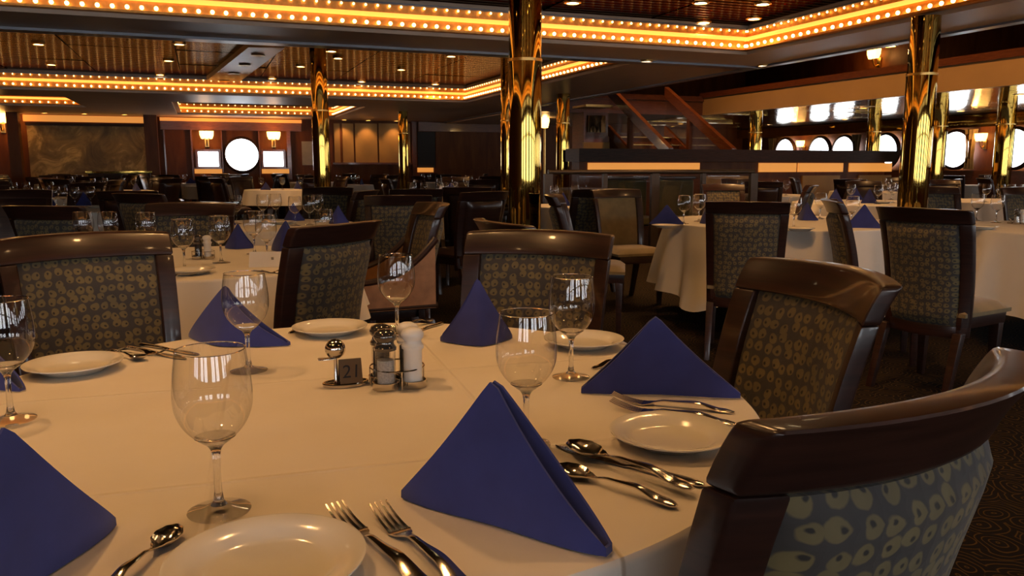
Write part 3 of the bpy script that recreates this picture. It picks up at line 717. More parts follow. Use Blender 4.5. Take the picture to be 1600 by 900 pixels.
# ------------------------------------------------------------------ tables and cloths
TZ = 0.7545
def cloth_mesh(R, drop, folds=14, amp=0.03, square=0.0, ph=0.0, nth=168, rseed=1, flare=0.03):
    rnd = random.Random(rseed); bm = bmesh.new(); rings = []
    a2, p2 = rnd.uniform(.3, .6), rnd.uniform(0, 6)
    prof = [(.25, 0, 0), (.5, 0, 0), (.75, 0, 0), (.93, 0, 0), (.985, 0, 0)]
    cvert = bm.verts.new((0, 0, TZ))
    for fr, _, _ in prof: rings.append([bm.verts.new((R * fr * math.cos(2 * math.pi * k / nth), R * fr * math.sin(2 * math.pi * k / nth), TZ)) for k in range(nth)])
    for e in (.3, .6, .85, 1.0):
        rings.append([bm.verts.new(((R + .010 * math.sin(e * math.pi / 2)) * math.cos(2 * math.pi * k / nth), (R + .010 * math.sin(e * math.pi / 2)) * math.sin(2 * math.pi * k / nth), TZ - .012 * (1 - math.cos(e * math.pi / 2)))) for k in range(nth)])
    m = 9
    for j in range(1, m + 1):
        t = j / m; ring = []
        for k in range(nth):
            th = 2 * math.pi * k / nth
            wv = math.cos(folds * th + ph) + a2 * math.cos((folds * 2 - 5) * th + p2)
            rr = R + .010 + flare * t + amp * t ** .8 * (0.9 + wv)
            dp = drop + square * max(0, math.cos(4 * (th - ph))) ** 2 * 1.0
            ring.append(bm.verts.new((rr * math.cos(th), rr * math.sin(th), TZ - .012 - (dp - .012) * t)))
        rings.append(ring)
    for k in range(nth): bm.faces.new((cvert, rings[0][k], rings[0][(k + 1) % nth]))
    for a, b in zip(rings, rings[1:]):
        for k in range(nth): bm.faces.new((a[k], a[(k + 1) % nth], b[(k + 1) % nth], b[k]))
    return mesh_of(bm, 'tablecloth')
def table(x, y, R, desc, drop=.27, **kw):
    t = thing('round_table', 'round wooden pedestal table below the cloth of %s' % desc, 'table', (x, y, 0))
    obj('tabletop', LT([(0, .715), (R - .005, .715), (R, .725), (R, .745), (R - .005, .7505), (0, .7505)], 64), 'wood_dark', t)
    obj('pedestal', LT([(0, .05), (.06, .05), (.045, .2), (.05, .6), (.09, .715), (0, .715)], 20), 'wood_dark', t)
    obj('base', LT([(0, 0), (.26, 0), (.26, .02), (.07, .06), (0, .06)], 32), 'wood_dark', t)
    c = obj('tablecloth', cloth_mesh(R + .004, drop, **kw), 'cloth', None, (x, y, 0))
    return tag(c, 'white linen cloth draped over %s' % desc, 'tablecloth')

# ------------------------------------------------------------------ tableware
def arc(r0, z0, r1, z1, n, bulge): return [(r0 + (r1 - r0) * i / n + bulge * math.sin(math.pi * i / n), z0 + (z1 - z0) * i / n) for i in range(n + 1)]
def bowl_profile():
    pts = [(.006, .088), (.016, .092), (.028, .101), (.038, .114), (.0445, .130), (.0465, .146), (.0458, .165), (.0435, .185), (.0405, .206)]
    # smooth the run of points
    out = []
    for i in range(len(pts) - 1):
        p0 = pts[max(0, i - 1)]; p1 = pts[i]; p2 = pts[i + 1]; p3 = pts[min(len(pts) - 1, i + 2)]
        for q in range(4):
            t = q / 4
            out.append(tuple(.5 * ((2 * p1[c]) + (-p0[c] + p2[c]) * t + (2 * p0[c] - 5 * p1[c] + 4 * p2[c] - p3[c]) * t * t + (-p0[c] + 3 * p1[c] - 3 * p2[c] + p3[c]) * t ** 3) for c in (0, 1)))
    return out + [pts[-1]]
_bp = bowl_profile()
def glass_meshes(seg):
    bowl = lathe(bmesh.new(), [(0, .0885)] + _bp, seg)
    rim = tube(bmesh.new(), [(.0405 * math.cos(2 * math.pi * k / seg), .0405 * math.sin(2 * math.pi * k / seg), .206) for k in range(seg)], .0008, 5, closed=True)
    stem = lathe(bmesh.new(), [(0, .009), (.010, .009), (.0065, .015), (.0047, .026), (.0042, .05), (.0046, .072), (.0062, .080), (.0105, .0865), (.0165, .0905), (.0245, .0968), (.0150, .0962), (.0080, .0942), (0, .0935)], max(10, seg // 2))
    foot = lathe(bmesh.new(), [(0, .0002), (.0375, .0002), (.0380, .0015), (.034, .0028), (.018, .0062), (.009, .0100), (0, .0100)], seg)
    return mesh_of(bowl, 'bowl', autos=80), mesh_of(rim, 'rim'), mesh_of(stem, 'stem'), mesh_of(foot, 'foot')
G_NEAR = glass_meshes(48)
_gf = glass_meshes(18)
G_FAR = joined('wine_glass', [('bowl', _gf[0], 'glass'), ('rim', _gf[1], 'crystal'), ('stem', _gf[2], 'crystal'), ('foot', _gf[3], 'glass')])
def wine_glass(x, y, label, group=None, near=True, s=1.0, z=TZ):
    if near:
        t = thing('wine_glass', label, 'wine glass', (x, y, z + .0006), random.uniform(0, 6), group); t.scale = (s, s, s)
        for n, me, m in zip(('bowl', 'rim', 'stem', 'foot'), G_NEAR, ('glass', 'crystal', 'crystal', 'glass')): obj(n, me, m, t)
        return t
    o = obj('wine_glass', G_FAR, 'glass', None, (x, y, z + .0006)); o.scale = (s, s, s)
    return tag(o, label, 'wine glass', group)
PL = mesh_of(lathe(bmesh.new(), [(0, .006), (.055, .006), (.064, .009), (.070, .014), (.092, .0215), (.095, .021), (.094, .0185), (.072, .010), (.058, .001), (.052, 0), (0, 0)], 56), 'plate')
def plate(x, y, label, group=None, z=TZ, s=1.0):
    o = obj('side_plate', PL, 'china', None, (x, y, z + .0006)); o.scale = (s, s, s); return tag(o, label, 'plate', group)

def napkin_mesh(a, h, bend, gap, skew=0.0, lay=.0035, n=26, m=12, concave=.10):
    """a standing folded napkin: one cloth running out along the front leaf, round the end and back;
    a: half length, h: height, bend: how far the fold's middle stands off the line of the two corners"""
    def spine(q): return (q * a, bend * (1 - abs(q) ** 1.3))
    def top(q):
        k = 1 - abs(q - skew * (1 - abs(q)))
        k = max(0.0, min(1.0, k)); k = k - concave * math.sin(math.pi * k) * .5
        return h * (.055 + .945 * min(k, .965))
    bm = bmesh.new()
    path = []
    for i in range(n + 1): path.append((-1 + 2 * i / n, 1))
    for i in range(n + 1): path.append((1 - 2 * i / n, -1))
    cols = []
    for q, sd in path:
        x, y = spine(q); tz = top(q); c = []
        for j in range(m + 1):
            z = tz * j / m; zz = z / h
            g = gap * (1 - .82 * zz) * (0.35 + .65 * (1 - abs(q) ** 4)) * .5
            # both leaves lean together towards the apex
            bul = .006 * math.sin(math.pi * min(1, zz)) * (1 - abs(q))
            c.append(bm.verts.new((x * (1 - .02 * zz), y * (1 - .75 * zz) - sd * (g + bul), z)))
        cols.append(c)
    L_ = len(cols)
    for i in range(L_):
        A, B = cols[i], cols[(i + 1) % L_]
        for j in range(m): bm.faces.new((A[j], B[j], B[j + 1], A[j + 1]))
    bmesh.ops.recalc_face_normals(bm, faces=bm.faces[:])
    g = bm.faces[:]
    r = bmesh.ops.solidify(bm, geom=g, thickness=lay)
    me = mesh_of(bm, 'napkin', autos=60)
    return me
def napkin(L, R, h, label, bend=.0, gap=.03, skew=0.0, group=None, z=TZ, **kw):
    """stands on the two table points L and R; bend > 0 pushes the middle away to the left of L->R"""
    L, R = Vector((*L[:2], 0)), Vector((*R[:2], 0)); c = (L + R) / 2; d = R - L
    me = napkin_mesh(d.length / 2, h, bend, gap, skew, **kw)
    o = obj('napkin', me, 'napkin', None, (c.x, c.y, z + .0015), (0, 0, math.atan2(d.y, d.x)))
    zm = min(v.co.z for v in me.vertices)
    for v in me.vertices: v.co.z -= zm
    return tag(o, label, 'napkin', group)

def interp(x, pts):
    for (a, ya), (b, yb) in zip(pts, pts[1:]):
        if x <= b:
            t = (x - a) / (b - a); t = t * t * (3 - 2 * t); return ya + (yb - ya) * t
    return pts[-1][1]
def spoon_mesh():
    L = .185
    W = [(0, .004), (.008, .0085), (.02, .0098), (.06, .0065), (.10, .0036), (.122, .0034), (.135, .010), (.150, .0185), (.163, .0195), (.177, .0135), (.185, .0015)]
    Z = [(0, .002), (.02, .004), (.06, .012), (.10, .010), (.125, .006), (.14, .0065), (.185, .0095)]
    def f(s, t, k):
        x = L * s; w_ = interp(x, W); q = 2 * t - 1
        dep = .0085 * max(0, min(1, (x - .124) / .02)) * (1 if x < .165 else max(0, (L - x) / .02)) ** .5
        return (x, q * w_, interp(x, Z) - dep * (1 - q * q) + (.0 if k else .0016 + .001 * (1 - q * q) * (x < .12)))
    return mesh_of(slab(bmesh.new(), f, 60, 10), 'spoon')
def fork_mesh():
    bm = bmesh.new()
    W = [(0, .004), (.008, .0085), (.02, .0098), (.06, .0065), (.105, .0034), (.122, .0036), (.133, .0095), (.143, .0122)]
    Z = [(0, .002), (.02, .004), (.06, .013), (.105, .011), (.143, .0035)]
    def f(s, t, k):
        x = .143 * s; q = 2 * t - 1
        return (x, q * interp(x, W), interp(x, Z) + (0 if k else .0018 + .001 * (1 - q * q) * (x < .115)))
    slab(bm, f, 44, 6)
    for i in range(4):
        yc = -.0093 + i * .0062
        def f(s, t, k):
            x = .142 + .050 * s; wd = .0019 * (1 - .55 * s)
            return (x, yc * (1 - .04 * s) + (2 * t - 1) * wd, .0035 + .002 * s + .0115 * s * s + (0 if k else .0017))
        slab(bm, f, 10, 1)
    return mesh_of(bm, 'fork')
def knife_mesh():
    L = .215
    W0 = [(0, .003), (.006, .0075), (.03, .0085), (.075, .0065), (.095, .0058), (.108, .008), (.16, .0095), (.19, .0088), (.205, .006), (.215, .001)]
    def f(s, t, k):
        x = L * s; w_ = interp(x, W0); q = 2 * t - 1
        th = interp(x, [(0, .003), (.01, .0062), (.08, .0058), (.1, .0035), (.112, .0013), (.215, .0008)])
        zc = .0035 if x < .1 else .0025
        return (x, q * w_, zc + (th / 2 * math.sqrt(max(0.05, 1 - q * q * .9)) * (1 if k == 0 else -1)))
    return mesh_of(slab(bmesh.new(), f, 44, 6), 'knife')
CUT = {'spoon': spoon_mesh(), 'fork': fork_mesh(), 'knife': knife_mesh()}
CLEN = {'spoon': .185, 'fork': .192, 'knife': .215}
def cutlery(kind, tail, tip, label, group=None, z=TZ, dz=0.0, s=1.0):
    """lies with its handle end at tail, pointing to tip"""
    a, b = Vector((*tail[:2], 0)), Vector((*tip[:2], 0)); d = b - a
    me = CUT[kind]; zm = min(v.co.z for v in me.vertices)
    o = obj(kind, me, 'steel', None, (a.x, a.y, z + .0006 - zm * s + dz), (0, 0, math.atan2(d.y, d.x)))
    k = max(.85, min(1.2, d.length / CLEN[kind])) * s
    o.scale = (k, k, s)
    return tag(o, label, kind, group)
def mill(x, y, label, kind='white', z=TZ, h=1.0):
    t = thing('salt_shaker' if kind in ('white', 'salt') else 'pepper_mill', label, 'shaker' if kind in ('white', 'salt') else 'pepper mill', (x, y, z), 0)
    cap = {'white': 'white', 'salt': 'smoke', 'pepper': 'smoke', 'mixed': 'white'}[kind]
    if kind == 'white':
        obj('body', LT([(0, 0), (.0185, 0), (.019, .004), (.0165, .012), (.0165, .066), (.0185, .070), (0, .070)], 28), 'white', t)
    else:
        obj('shell', LT([(.0188, .002), (.019, .006), (.0175, .012), (.0175, .068)], 28), 'glass', t)
        obj('filling', LT([(0, .003), (.0150, .003), (.0150, .050 if kind == 'salt' else .062), (0, .052 if kind == 'salt' else .062)], 24), 'salt' if kind == 'salt' else 'pepper', t)
        obj('foot', LT([(0, 0), (.0195, 0), (.0195, .006), (.016, .009), (0, .003)], 28), 'smoke', t)
    obj('cap', LT([(0, .068), (.0195, .068), (.020, .073), (.016, .078), (.0155, .083), (.0195, .088), (.0205, .094), (.017, .101), (.009, .105), (0, .106)], 28), cap, t)
    t.scale = (h, h, h)
    return t
def caddy(x, y, rz, label, z=TZ):
    t = thing('condiment_tray', label, 'tray', (x, y, z + .0006), rz)
    for sx in (-1, 1):
        for sy in (-1, 1):
            c = (sx * .0245, sy * .0245, 0)
            b = lathe(bmesh.new(), [(0, 0), (.0235, 0), (.024, .001), (.024, .013), (.0228, .013), (.0228, .0022), (0, .0022)], 32, c); obj('cup', b, 'steel', t)
    tilt = [(.053 * math.cos(2 * math.pi * k / 28) * .92, .053 * math.sin(2 * math.pi * k / 28) * .92, .034) for k in range(28)]
    obj('guard_ring', tube(bmesh.new(), tilt, .0014, 6, closed=True), 'steel', t)
    for k in range(4):
        a = k * math.pi / 2
        obj('guard_post', tube(bmesh.new(), [(.0488 * math.cos(a), .0488 * math.sin(a), .001), (.0488 * math.cos(a), .0488 * math.sin(a), .034)], .0014, 6), 'steel', t)
    return t

# ================================================================== the foreground table
def creased_cloth():
    m, N, L, b = mat('creased_linen'); b.inputs['Base Color'].default_value = (0.76, 0.70, 0.62, 1); b.inputs['Roughness'].default_value = .85
    b.inputs['Specular IOR Level'].default_value = 0.2
    tc = N.new('ShaderNodeTexCoord'); acc = None
    n = N.new('ShaderNodeTexNoise'); n.inputs['Scale'].default_value = 3.5; n.inputs['Detail'].default_value = 5; L.new(tc.outputs['Object'], n.inputs['Vector'])
    r = ramp(N, [(0.3, (0.72, 0.655, 0.57)), (0.7, (0.79, 0.735, 0.66))]); L.new(n.outputs['Fac'], r.inputs[0]); L.new(r.outputs[0], b.inputs['Base Color'])
    for nx, ny, c in ((-.30, .954, -.34), (.954, .30, .22), (-.30, .954, .16), (.954, .30, -.22)):
        d = N.new('ShaderNodeVectorMath'); d.operation = 'DOT_PRODUCT'; d.inputs[1].default_value = (nx, ny, 0); L.new(tc.outputs['Object'], d.inputs[0])
        s = N.new('ShaderNodeMath'); s.operation = 'SUBTRACT'; s.inputs[1].default_value = c; L.new(d.outputs['Value'], s.inputs[0])
        a = N.new('ShaderNodeMath'); a.operation = 'ABSOLUTE'; L.new(s.outputs[0], a.inputs[0])
        mr = N.new('ShaderNodeMapRange'); mr.inputs['From Min'].default_value = 0; mr.inputs['From Max'].default_value = .007; mr.inputs['To Min'].default_value = 1; mr.inputs['To Max'].default_value = 0
        mr.interpolation_type = 'SMOOTHSTEP'
        L.new(a.outputs[0], mr.inputs['Value'])
        if acc is None: acc = mr.outputs[0]
        else:
            ad = N.new('ShaderNodeMath'); ad.operation = 'ADD'; L.new(acc, ad.inputs[0]); L.new(mr.outputs[0], ad.inputs[1]); acc = ad.outputs[0]
    n2 = N.new('ShaderNodeTexNoise'); n2.inputs['Scale'].default_value = 7; n2.inputs['Detail'].default_value = 2; L.new(tc.outputs['Object'], n2.inputs['Vector'])
    ad = N.new('ShaderNodeMath'); ad.operation = 'MULTIPLY_ADD'; ad.inputs[1].default_value = .6; L.new(acc, ad.inputs[0]); L.new(n2.outputs['Fac'], ad.inputs[2])
    bump(N, L, ad.outputs[0], b, .7, .006); return m
M['cloth_main'] = creased_cloth()
MX, MY, MR = -.30, 1.42, .72
c = table(MX, MY, MR, 'the foreground table with the number card', .26, folds=17, amp=.012, rseed=4, flare=.02)
c.data.materials[0] = M['cloth_main']
P = lambda px, py: at(px, py, TZ)

chair_px(126, 366, 140, 'dark chair at the foreground table, behind the plate near its edge spoon and knives')
chair_px(852, 362, 200, 'dark chair at the foreground table, before the thick brass pillar')
chair(.39, 1.60, -102, 'dark chair at the foreground table beside its tall blue napkin and two forks')
chair(.255, .985, -36, 'big dark chair with broad curved top rail pulled up beside the plate and three handles')

wine_glass(*P(343, 799), 'empty wine glass standing alone beside the spoon and half-seen plate')
wine_glass(*P(18, 657), 'empty wine glass beside the blue napkin corner and the plate with a dark shadow')
wine_glass(*P(389, 580), 'empty wine glass before the blue napkin with a drooping end')
wine_glass(*P(621, 527), 'empty wine glass standing behind the pepper and salt mills')
wine_glass(*P(892, 590), 'empty wine glass beside the plate half hidden by a broad napkin')
wine_glass(*P(822, 695), 'empty wine glass standing just behind the largest blue napkin')
plate(*P(1048, 692), 'white side plate between the two forks and the large napkin cutlery')
plate(*P(418, 900), 'white side plate next to the pair of forks with tines up', s=1.08)
plate(*P(912, 541), 'white side plate partly hidden behind the broad upright napkin')
plate(*P(116, 580), 'white side plate with a dark rim shadow before the patterned chair back')
plate(*P(516, 521), 'white side plate behind the number card stand')
napkin(P(633, 776), P(952, 868), .178, 'largest blue napkin, folded to a triangle, with an open pocket edge', bend=.012, gap=.045, skew=-.06)
napkin(P(908, 614), P(1156, 622), .152, 'broad blue napkin standing upright beside two slim forks', bend=.02, gap=.04, skew=-.08)
napkin(P(688, 534), P(800, 529), .158, 'tall narrow blue napkin with a sharp front crease before the chair', bend=-.07, gap=.02)
napkin(P(297, 527), P(452, 541), .140, 'blue napkin with a drooping end behind a wine glass', bend=-.05, gap=.03, skew=-.15)
napkin((-.52, .61), P(172, 822), .175, 'blue napkin beside the single wine glass and spoon', bend=.015, gap=.05, skew=.0)
napkin(P(-110, 600), P(36, 612), .10, 'blue napkin behind the wine glass by the dark-shadowed plate', bend=.02, gap=.04)
cutlery('fork', P(1148, 646), P(957, 627), 'slim fork next to the broad upright napkin')
cutlery('fork', P(1152, 665), P(955, 638), 'slim fork beside the rim of the side plate')
cutlery('knife', P(1100, 762), P(868, 698), 'steel knife beside the side plate rim')
cutlery('spoon', P(1082, 779), P(884, 706), 'steel spoon with its bowl up on top of the cutlery', dz=.0075)
cutlery('spoon', P(1057, 797), P(872, 738), 'steel spoon half hidden below the other spoon bowl')
cutlery('fork', P(675, 930), P(503, 789), 'fork with tines up beside the half-seen plate')
cutlery('fork', P(740, 935), P(578, 793), 'fork with tines up next to the largest napkin')
cutlery('spoon', P(150, 950), P(275, 838), 'steel spoon beside the single wine glass foot')
cutlery('knife', P(225, 960), P(366, 833), 'steel knife between the spoon and the half-seen plate')
cutlery('spoon', P(155, 553), P(226, 565), 'small spoon beside the plate with a dark rim shadow')
cutlery('fork', P(173, 548), P(246, 556), 'small fork beside the plate and the chair back')
cutlery('knife', P(197, 543), P(292, 563), 'steel knife before the chair back, nearest the small spoon')
cutlery('knife', P(219, 539), P(312, 556), 'steel knife before the chair back, nearest the drooping napkin')
cutlery('knife', P(692, 506), P(630, 525), 'steel knife behind the mills, next to the narrow napkin')
cutlery('spoon', P(676, 504), P(612, 518), 'steel spoon behind the mills beside the wine glass')
cutlery('fork', P(452, 522), P(490, 509), 'fork peeping from behind the plate near the drooping napkin')
cutlery('fork', P(925, 577), P(1010, 560), 'fork peeping out behind the broad upright napkin')

x, y = P(621, 600); CR = math.radians(18)
caddy(x, y, CR, 'low steel condiment tray of four cups holding the mills').scale = (1.08, 1.08, 1.08)
for sx, sy, kd, lb in ((-1, -1, 'salt', 'clear shaker of grey salt with a smoked cap in the tray'), (-1, 1, 'pepper', 'dark pepper mill with a smoked cap in the tray'), (1, -1, 'white', 'plain white salt shaker at the front of the tray'), (1, 1, 'mixed', 'dark mill with a white cap behind the white shaker')):
    mill(x + .0265 * (sx * math.cos(CR) - sy * math.sin(CR)), y + .0265 * (sx * math.sin(CR) + sy * math.cos(CR)), lb, kd, TZ + .0033, 1.08)
# number card
x, y = P(540, 602)
t = thing('number_stand', 'small steel table number stand with a ball and the card 21', 'number stand', (x, y, TZ + .0006), math.radians(20)); t.scale = (1.2, 1.2, 1.2)
def oval(z, r, k=.52): return [(r * math.cos(2 * math.pi * i / 32), r * k * math.sin(2 * math.pi * i / 32), z) for i in range(32)]
b_ = bmesh.new(); poly_box(b_, oval(0, .036), oval(.003, .036)); obj('base', b_, 'steel', t)
obj('base_rim', tube(bmesh.new(), oval(.005, .0355), .002, 6, closed=True), 'steel', t)
obj('neck', LT([(0, .002), (.006, .003), (.003, .01), (.003, .046), (0, .046)], 12, (-.014, .006, 0)), 'steel', t)
obj('ball', bead(bmesh.new(), (-.014, .006, .060), .0165, 24, 14), 'steel', t)
obj('side_leaf', bevel_sharp(BX(-.042, -.014, -.003, .012, .044, .0455), .0006), 'steel', t)
b_ = bmesh.new(); w2 = .018
poly_box(b_, [(-w2, -.016, .004), (w2, -.016, .004), (w2, -.0145, .004), (-w2, -.0145, .004)], [(-w2, -.001, .043), (w2, -.001, .043), (w2, .0005, .043), (-w2, .0005, .043)])
for v_ in b_.verts: v_.co.x += .008
crd = obj('card', b_, 'bronze', t)
b_ = bmesh.new(); poly_box(b_, [(-w2, .0145, .004), (w2, .0145, .004), (w2, .016, .004), (-w2, .016, .004)], [(-w2, .0005, .043), (w2, .0005, .043), (w2, .002, .043), (-w2, .002, .043)])
for v_ in b_.verts: v_.co.x += .008
obj('card_back', b_, 'ink', t)
fc = bpy.data.curves.new('digits', 'FONT'); fc.body = '21'; fc.size = .030; fc.extrude = .0002; fc.align_x = 'CENTER'; fc.align_y = 'CENTER'; fc.shear = .1
fo = bpy.data.objects.new('digits', fc); col.objects.link(fo); bpy.context.view_layer.update()
fm = bpy.data.meshes.new_from_object(fo.evaluated_get(bpy.context.evaluated_depsgraph_get())); bpy.data.objects.remove(fo)
fm.materials.clear()
tl = math.atan2(.015, .039)
obj('digits', fm, 'ink', crd, (.008, -.0094, .0235), (math.pi / 2 - tl, 0, 0))

# ================================================================== the other laid tables
def lay(tx, ty, R, settings, desc, group, near=False, rot=0.0, glass_r=.50, nap=True, plates=True, gl=1):
    for k in range(settings):
        a = rot + 2 * math.pi * k / settings; ca, sa = math.cos(a), math.sin(a)
        T = lambda r, o: (tx + r * ca - o * sa, ty + r * sa + o * ca)
        for g in range(gl):
            wine_glass(*T(R * (glass_r - .06 * g), -.13 - .10 * g), 'empty wine glass on %s' % desc, group + ' glasses', near=near)
        if nap: napkin(T(R * .74, -.01), T(R * .66, .25), random.uniform(.135, .155), 'standing blue napkin on %s' % desc, bend=random.choice((-.05, .03, .06)), gap=.03, group=group + ' napkins', n=12, m=6)
        if plates: plate(*T(R * .76, -.24), 'white side plate on %s' % desc, group + ' plates')

# table with the white card box
D1 = 'the table with the folded white card'
T1 = (-1.40, 3.60)
table(*T1, .66, D1, .26, folds=13, amp=.03, rseed=9)
Q = P
wine_glass(*Q(289, 421), 'wine glass beside the metal cruets on ' + D1, s=1.0)
wine_glass(*Q(346, 411), 'wine glass beside the white shaker on ' + D1)
wine_glass(*Q(418, 408), 'wine glass before the dusky napkins on ' + D1)
wine_glass(*Q(398, 397), 'wine glass beside the bright blue napkin on ' + D1)
wine_glass(*Q(232, 401), 'wine glass showing above the nearer chair rail on ' + D1)
for px in (134, 173): wine_glass(*Q(px, 399), 'wine glass half hidden behind the foreground chair rail nearest the mural', 'half hidden glasses')
wine_glass(*Q(508, 391), 'wine glass beside the curved chair rail on ' + D1)
napkin(Q(352, 388), Q(398, 388), .13, 'bright blue napkin behind the wine glass on ' + D1, bend=-.05, gap=.03)
napkin(Q(425, 391), Q(478, 393), .155, 'dusky blue napkin behind the folded white card', bend=-.06, gap=.03)
napkin(Q(455, 408), Q(500, 411), .14, 'dusky blue napkin against the curved chair rail', bend=-.06, gap=.03)
napkin(Q(214, 432), Q(266, 433), .13, 'blue napkin half hidden behind the chair stile at ' + D1, bend=.04, gap=.03)
x, y = Q(318, 404); caddy(x, y, .3, 'steel condiment tray on ' + D1)
for dx, dy, kd, lb in ((-.033, .012, 'pepper', 'dark pepper mill on '), (.033, -.012, 'white', 'white salt shaker on ')): mill(x + dx * .74, y + dy * .74, lb + D1, kd, TZ + .003)
x, y = Q(423, 416)
t = thing('card_holder', 'folded white card standing on its long side among the glasses', 'card', (x, y, TZ + .0006), math.radians(8))
b_ = bmesh.new(); poly_box(b_, [(-.085, -.03, 0), (.085, -.03, 0), (.085, -.028, 0), (-.085, -.028, 0)], [(-.085, -.002, .062), (.085, -.002, .062), (.085, 0, .062), (-.085, 0, .062)]); obj('front_leaf', b_, 'paper', t)
b_ = bmesh.new(); poly_box(b_, [(-.085, .028, 0), (.085, .028, 0), (.085, .03, 0), (-.085, .03, 0)], [(-.085, 0, .062), (.085, 0, .062), (.085, .002, .062), (-.085, .002, .062)]); obj('back_leaf', b_, 'paper', t)
obj('emblem', BX(.006, .016, -.0170, -.0160, .028, .040), 'bronze', t)
plate(*Q(298, 428), 'white side plate beside the metal cruets on ' + D1)
cutlery('spoon', Q(262, 438), Q(284, 434), 'spoon at the edge of ' + D1); cutlery('knife', Q(395, 424), Q(440, 428), 'knife before the folded white card'); cutlery('fork', Q(470, 423), Q(425, 427), 'fork before the folded white card')
chair_px(550, 350, -62, 'dark chair with curved top rail turned to the table with the folded white card')
chair_px(303, 317, 172, 'dark chair on the far side of the table with the folded white card')
chair_px(52, 323, 12, 'dark chair with its broad back turned, standing between mural and foreground chair')

# table behind it
D2 = 'the table just behind the folded white card'
table(-1.75, 5.8, .60, D2, .26, rseed=3)
for px, py, lb in ((484, 352, 'by the chair rail'), (462, 353, 'beside its middle napkin'), (412, 347, 'close to another glass'), (432, 345, 'near its white plate'), (370, 350, 'beside its outer napkin'), (497, 347, 'nearest the brass pillar')): wine_glass(*Q(px, py), 'wine glass on the second table behind the folded card, ' + lb, near=False)
for px, py in ((352, 352), (460, 345), (530, 350)): napkin(Q(px - 16, py), Q(px + 16, py), .14, 'standing blue napkin on ' + D2, bend=-.05, gap=.03, group='napkins behind the folded card', n=14, m=6)
plate(*Q(440, 350), 'white side plate on ' + D2)
chair_px(517, 293, 185, 'dark chair with gold-lit panel on the far side of the second white-clothed table')
chair_px(584, 298, -80, 'narrow side view of a dark chair beside the table behind the folded card', front='gold')
chair_px(205, 303, 20, 'dark chair beside the table behind the folded card, towards the mural')

# left, before the mural
D3 = 'the table before the mural'
table(-4.35, 7.9, .75, D3, .26, rseed=5)
for px, py in ((45, 325), (62, 328), (88, 322), (100, 326), (118, 324), (143, 323), (55, 323)): wine_glass(*Q(px, py), 'empty wine glass on ' + D3, 'glasses before the mural', near=False)
for px in (30, 75, 131): napkin(Q(px - 12, 321.5), Q(px + 12, 321.5), .15, 'standing blue napkin on ' + D3, bend=.04, gap=.03, group='napkins before the mural', n=12, m=6)
plate(*Q(150, 325), 'white side plate on ' + D3)
chair_px(195, 299, -10, 'dark chair at the table before the mural, beside its plate', far=True)
chair_px(35, 297, 160, 'dark chair on the far side of the table before the mural', far=True)

# middle aisle
chair_px(622, 306, -8, 'tall dark chair with its back turned, behind the foreground wine glass')
chair_px(652, 296, -14, 'tall dark chair standing just beyond the other dark chair, backs in a row')
chair_px(762, 347, 66, 'dark chair back to back with the foreground chair before the brass pillar')
t = chair_px(690, 318, -112, 'mahogany armchair with tan leather sides behind the narrow napkin')
t.name = 'dining_armchair'
for sx in (-1, 1):
    def f(s, t_, k):
        y = -.19 + .42 * s; zt = .56 + .22 * (1 - s) ** 2.4; z = .42 + (zt - .42) * t_
        return (sx * (.235 + .02 * s + (.0 if k else .03)), y, z)
    obj('arm_panel', slab(bmesh.new(), f, 14, 6), 'leather', t)
    pts = [(sx * (.25 + .02 * s), -.20 + .43 * s, .57 + .22 * (1 - s) ** 2.4) for s in [i / 14 for i in range(15)]]
    obj('arm_rest', tube(bmesh.new(), pts, .02, 8), 'wood', t)
    pts = [(sx * (.25 + .02 * s), -.20 + .43 * s, .43) for s in [i / 6 for i in range(7)]]
    obj('arm_base', tube(bmesh.new(), pts, .018, 8), 'wood', t)
D4 = 'the small table behind the armchair'
table(-.95, 10.2, .62, D4, .45, rseed=6)
for px, py in ((688, 313), (696, 310), (710, 312), (646, 312), (663, 311)): wine_glass(*Q(px, py), 'empty wine glass on ' + D4, 'glasses behind the armchair', near=False)
chair_px(730, 293, -5, 'dark chair between the armchair and the thick brass pillar', far=True)
chair_px(766, 300, -40, 'dark chair close against the thick brass pillar', far=True)
D5 = 'the little table beside the thick brass pillar'
table(.64, 8.6, .45, D5, .45, rseed=8, folds=9)
for px, py in ((866, 320), (898, 319)): wine_glass(*Q(px, py), 'empty wine glass on ' + D5, 'glasses beside the brass pillar', near=False)
napkin(Q(868, 322), Q(892, 322), .15, 'blue napkin on ' + D5, bend=.03, gap=.03, n=12, m=6)
plate(*Q(905, 322), 'white side plate on ' + D5)
chair_px(856, 305, 98, 'gold-fronted chair beside the thick brass pillar', front='gold')
chair_px(938, 295.5, -30, 'dark chair back against the gold-fronted chair', front='rings')
chair_px(956, 296, 158, 'gold-fronted chair facing out near the bronze railing', front='gold')

# right: the long cloth table
D6 = 'the long-clothed table near the bronze railing'
table(2.06, 6.12, .86, D6, .50, folds=15, amp=.048, square=.10, ph=.6, rseed=12)
for px, py, lb in ((1068, 350, 'nearest the outer napkin'), (1092, 346, 'beside the white salt shaker'), (1240, 356, 'between the two dark chairs'), (1281, 342, 'behind the side-on chair'), (1330, 352, 'in front of the broad napkin')): wine_glass(*Q(px, py), 'wine glass on the long-clothed table, ' + lb)
napkin(Q(1015, 350), Q(1068, 351), .145, 'blue napkin at the outer edge of ' + D6, bend=.02, gap=.03)
napkin(Q(1100, 347), Q(1125, 351), .155, 'blue napkin showing its hollow fold beside the tall patterned chair back', bend=-.08, gap=.03)
napkin(Q(1246, 343), Q(1278, 345), .14, 'blue napkin behind the side-on chair at ' + D6, bend=-.05, gap=.03)
napkin(Q(1320, 356), Q(1378, 357), .165, 'broad dark blue napkin on ' + D6 + ' beside the big chair', bend=.02, gap=.03)
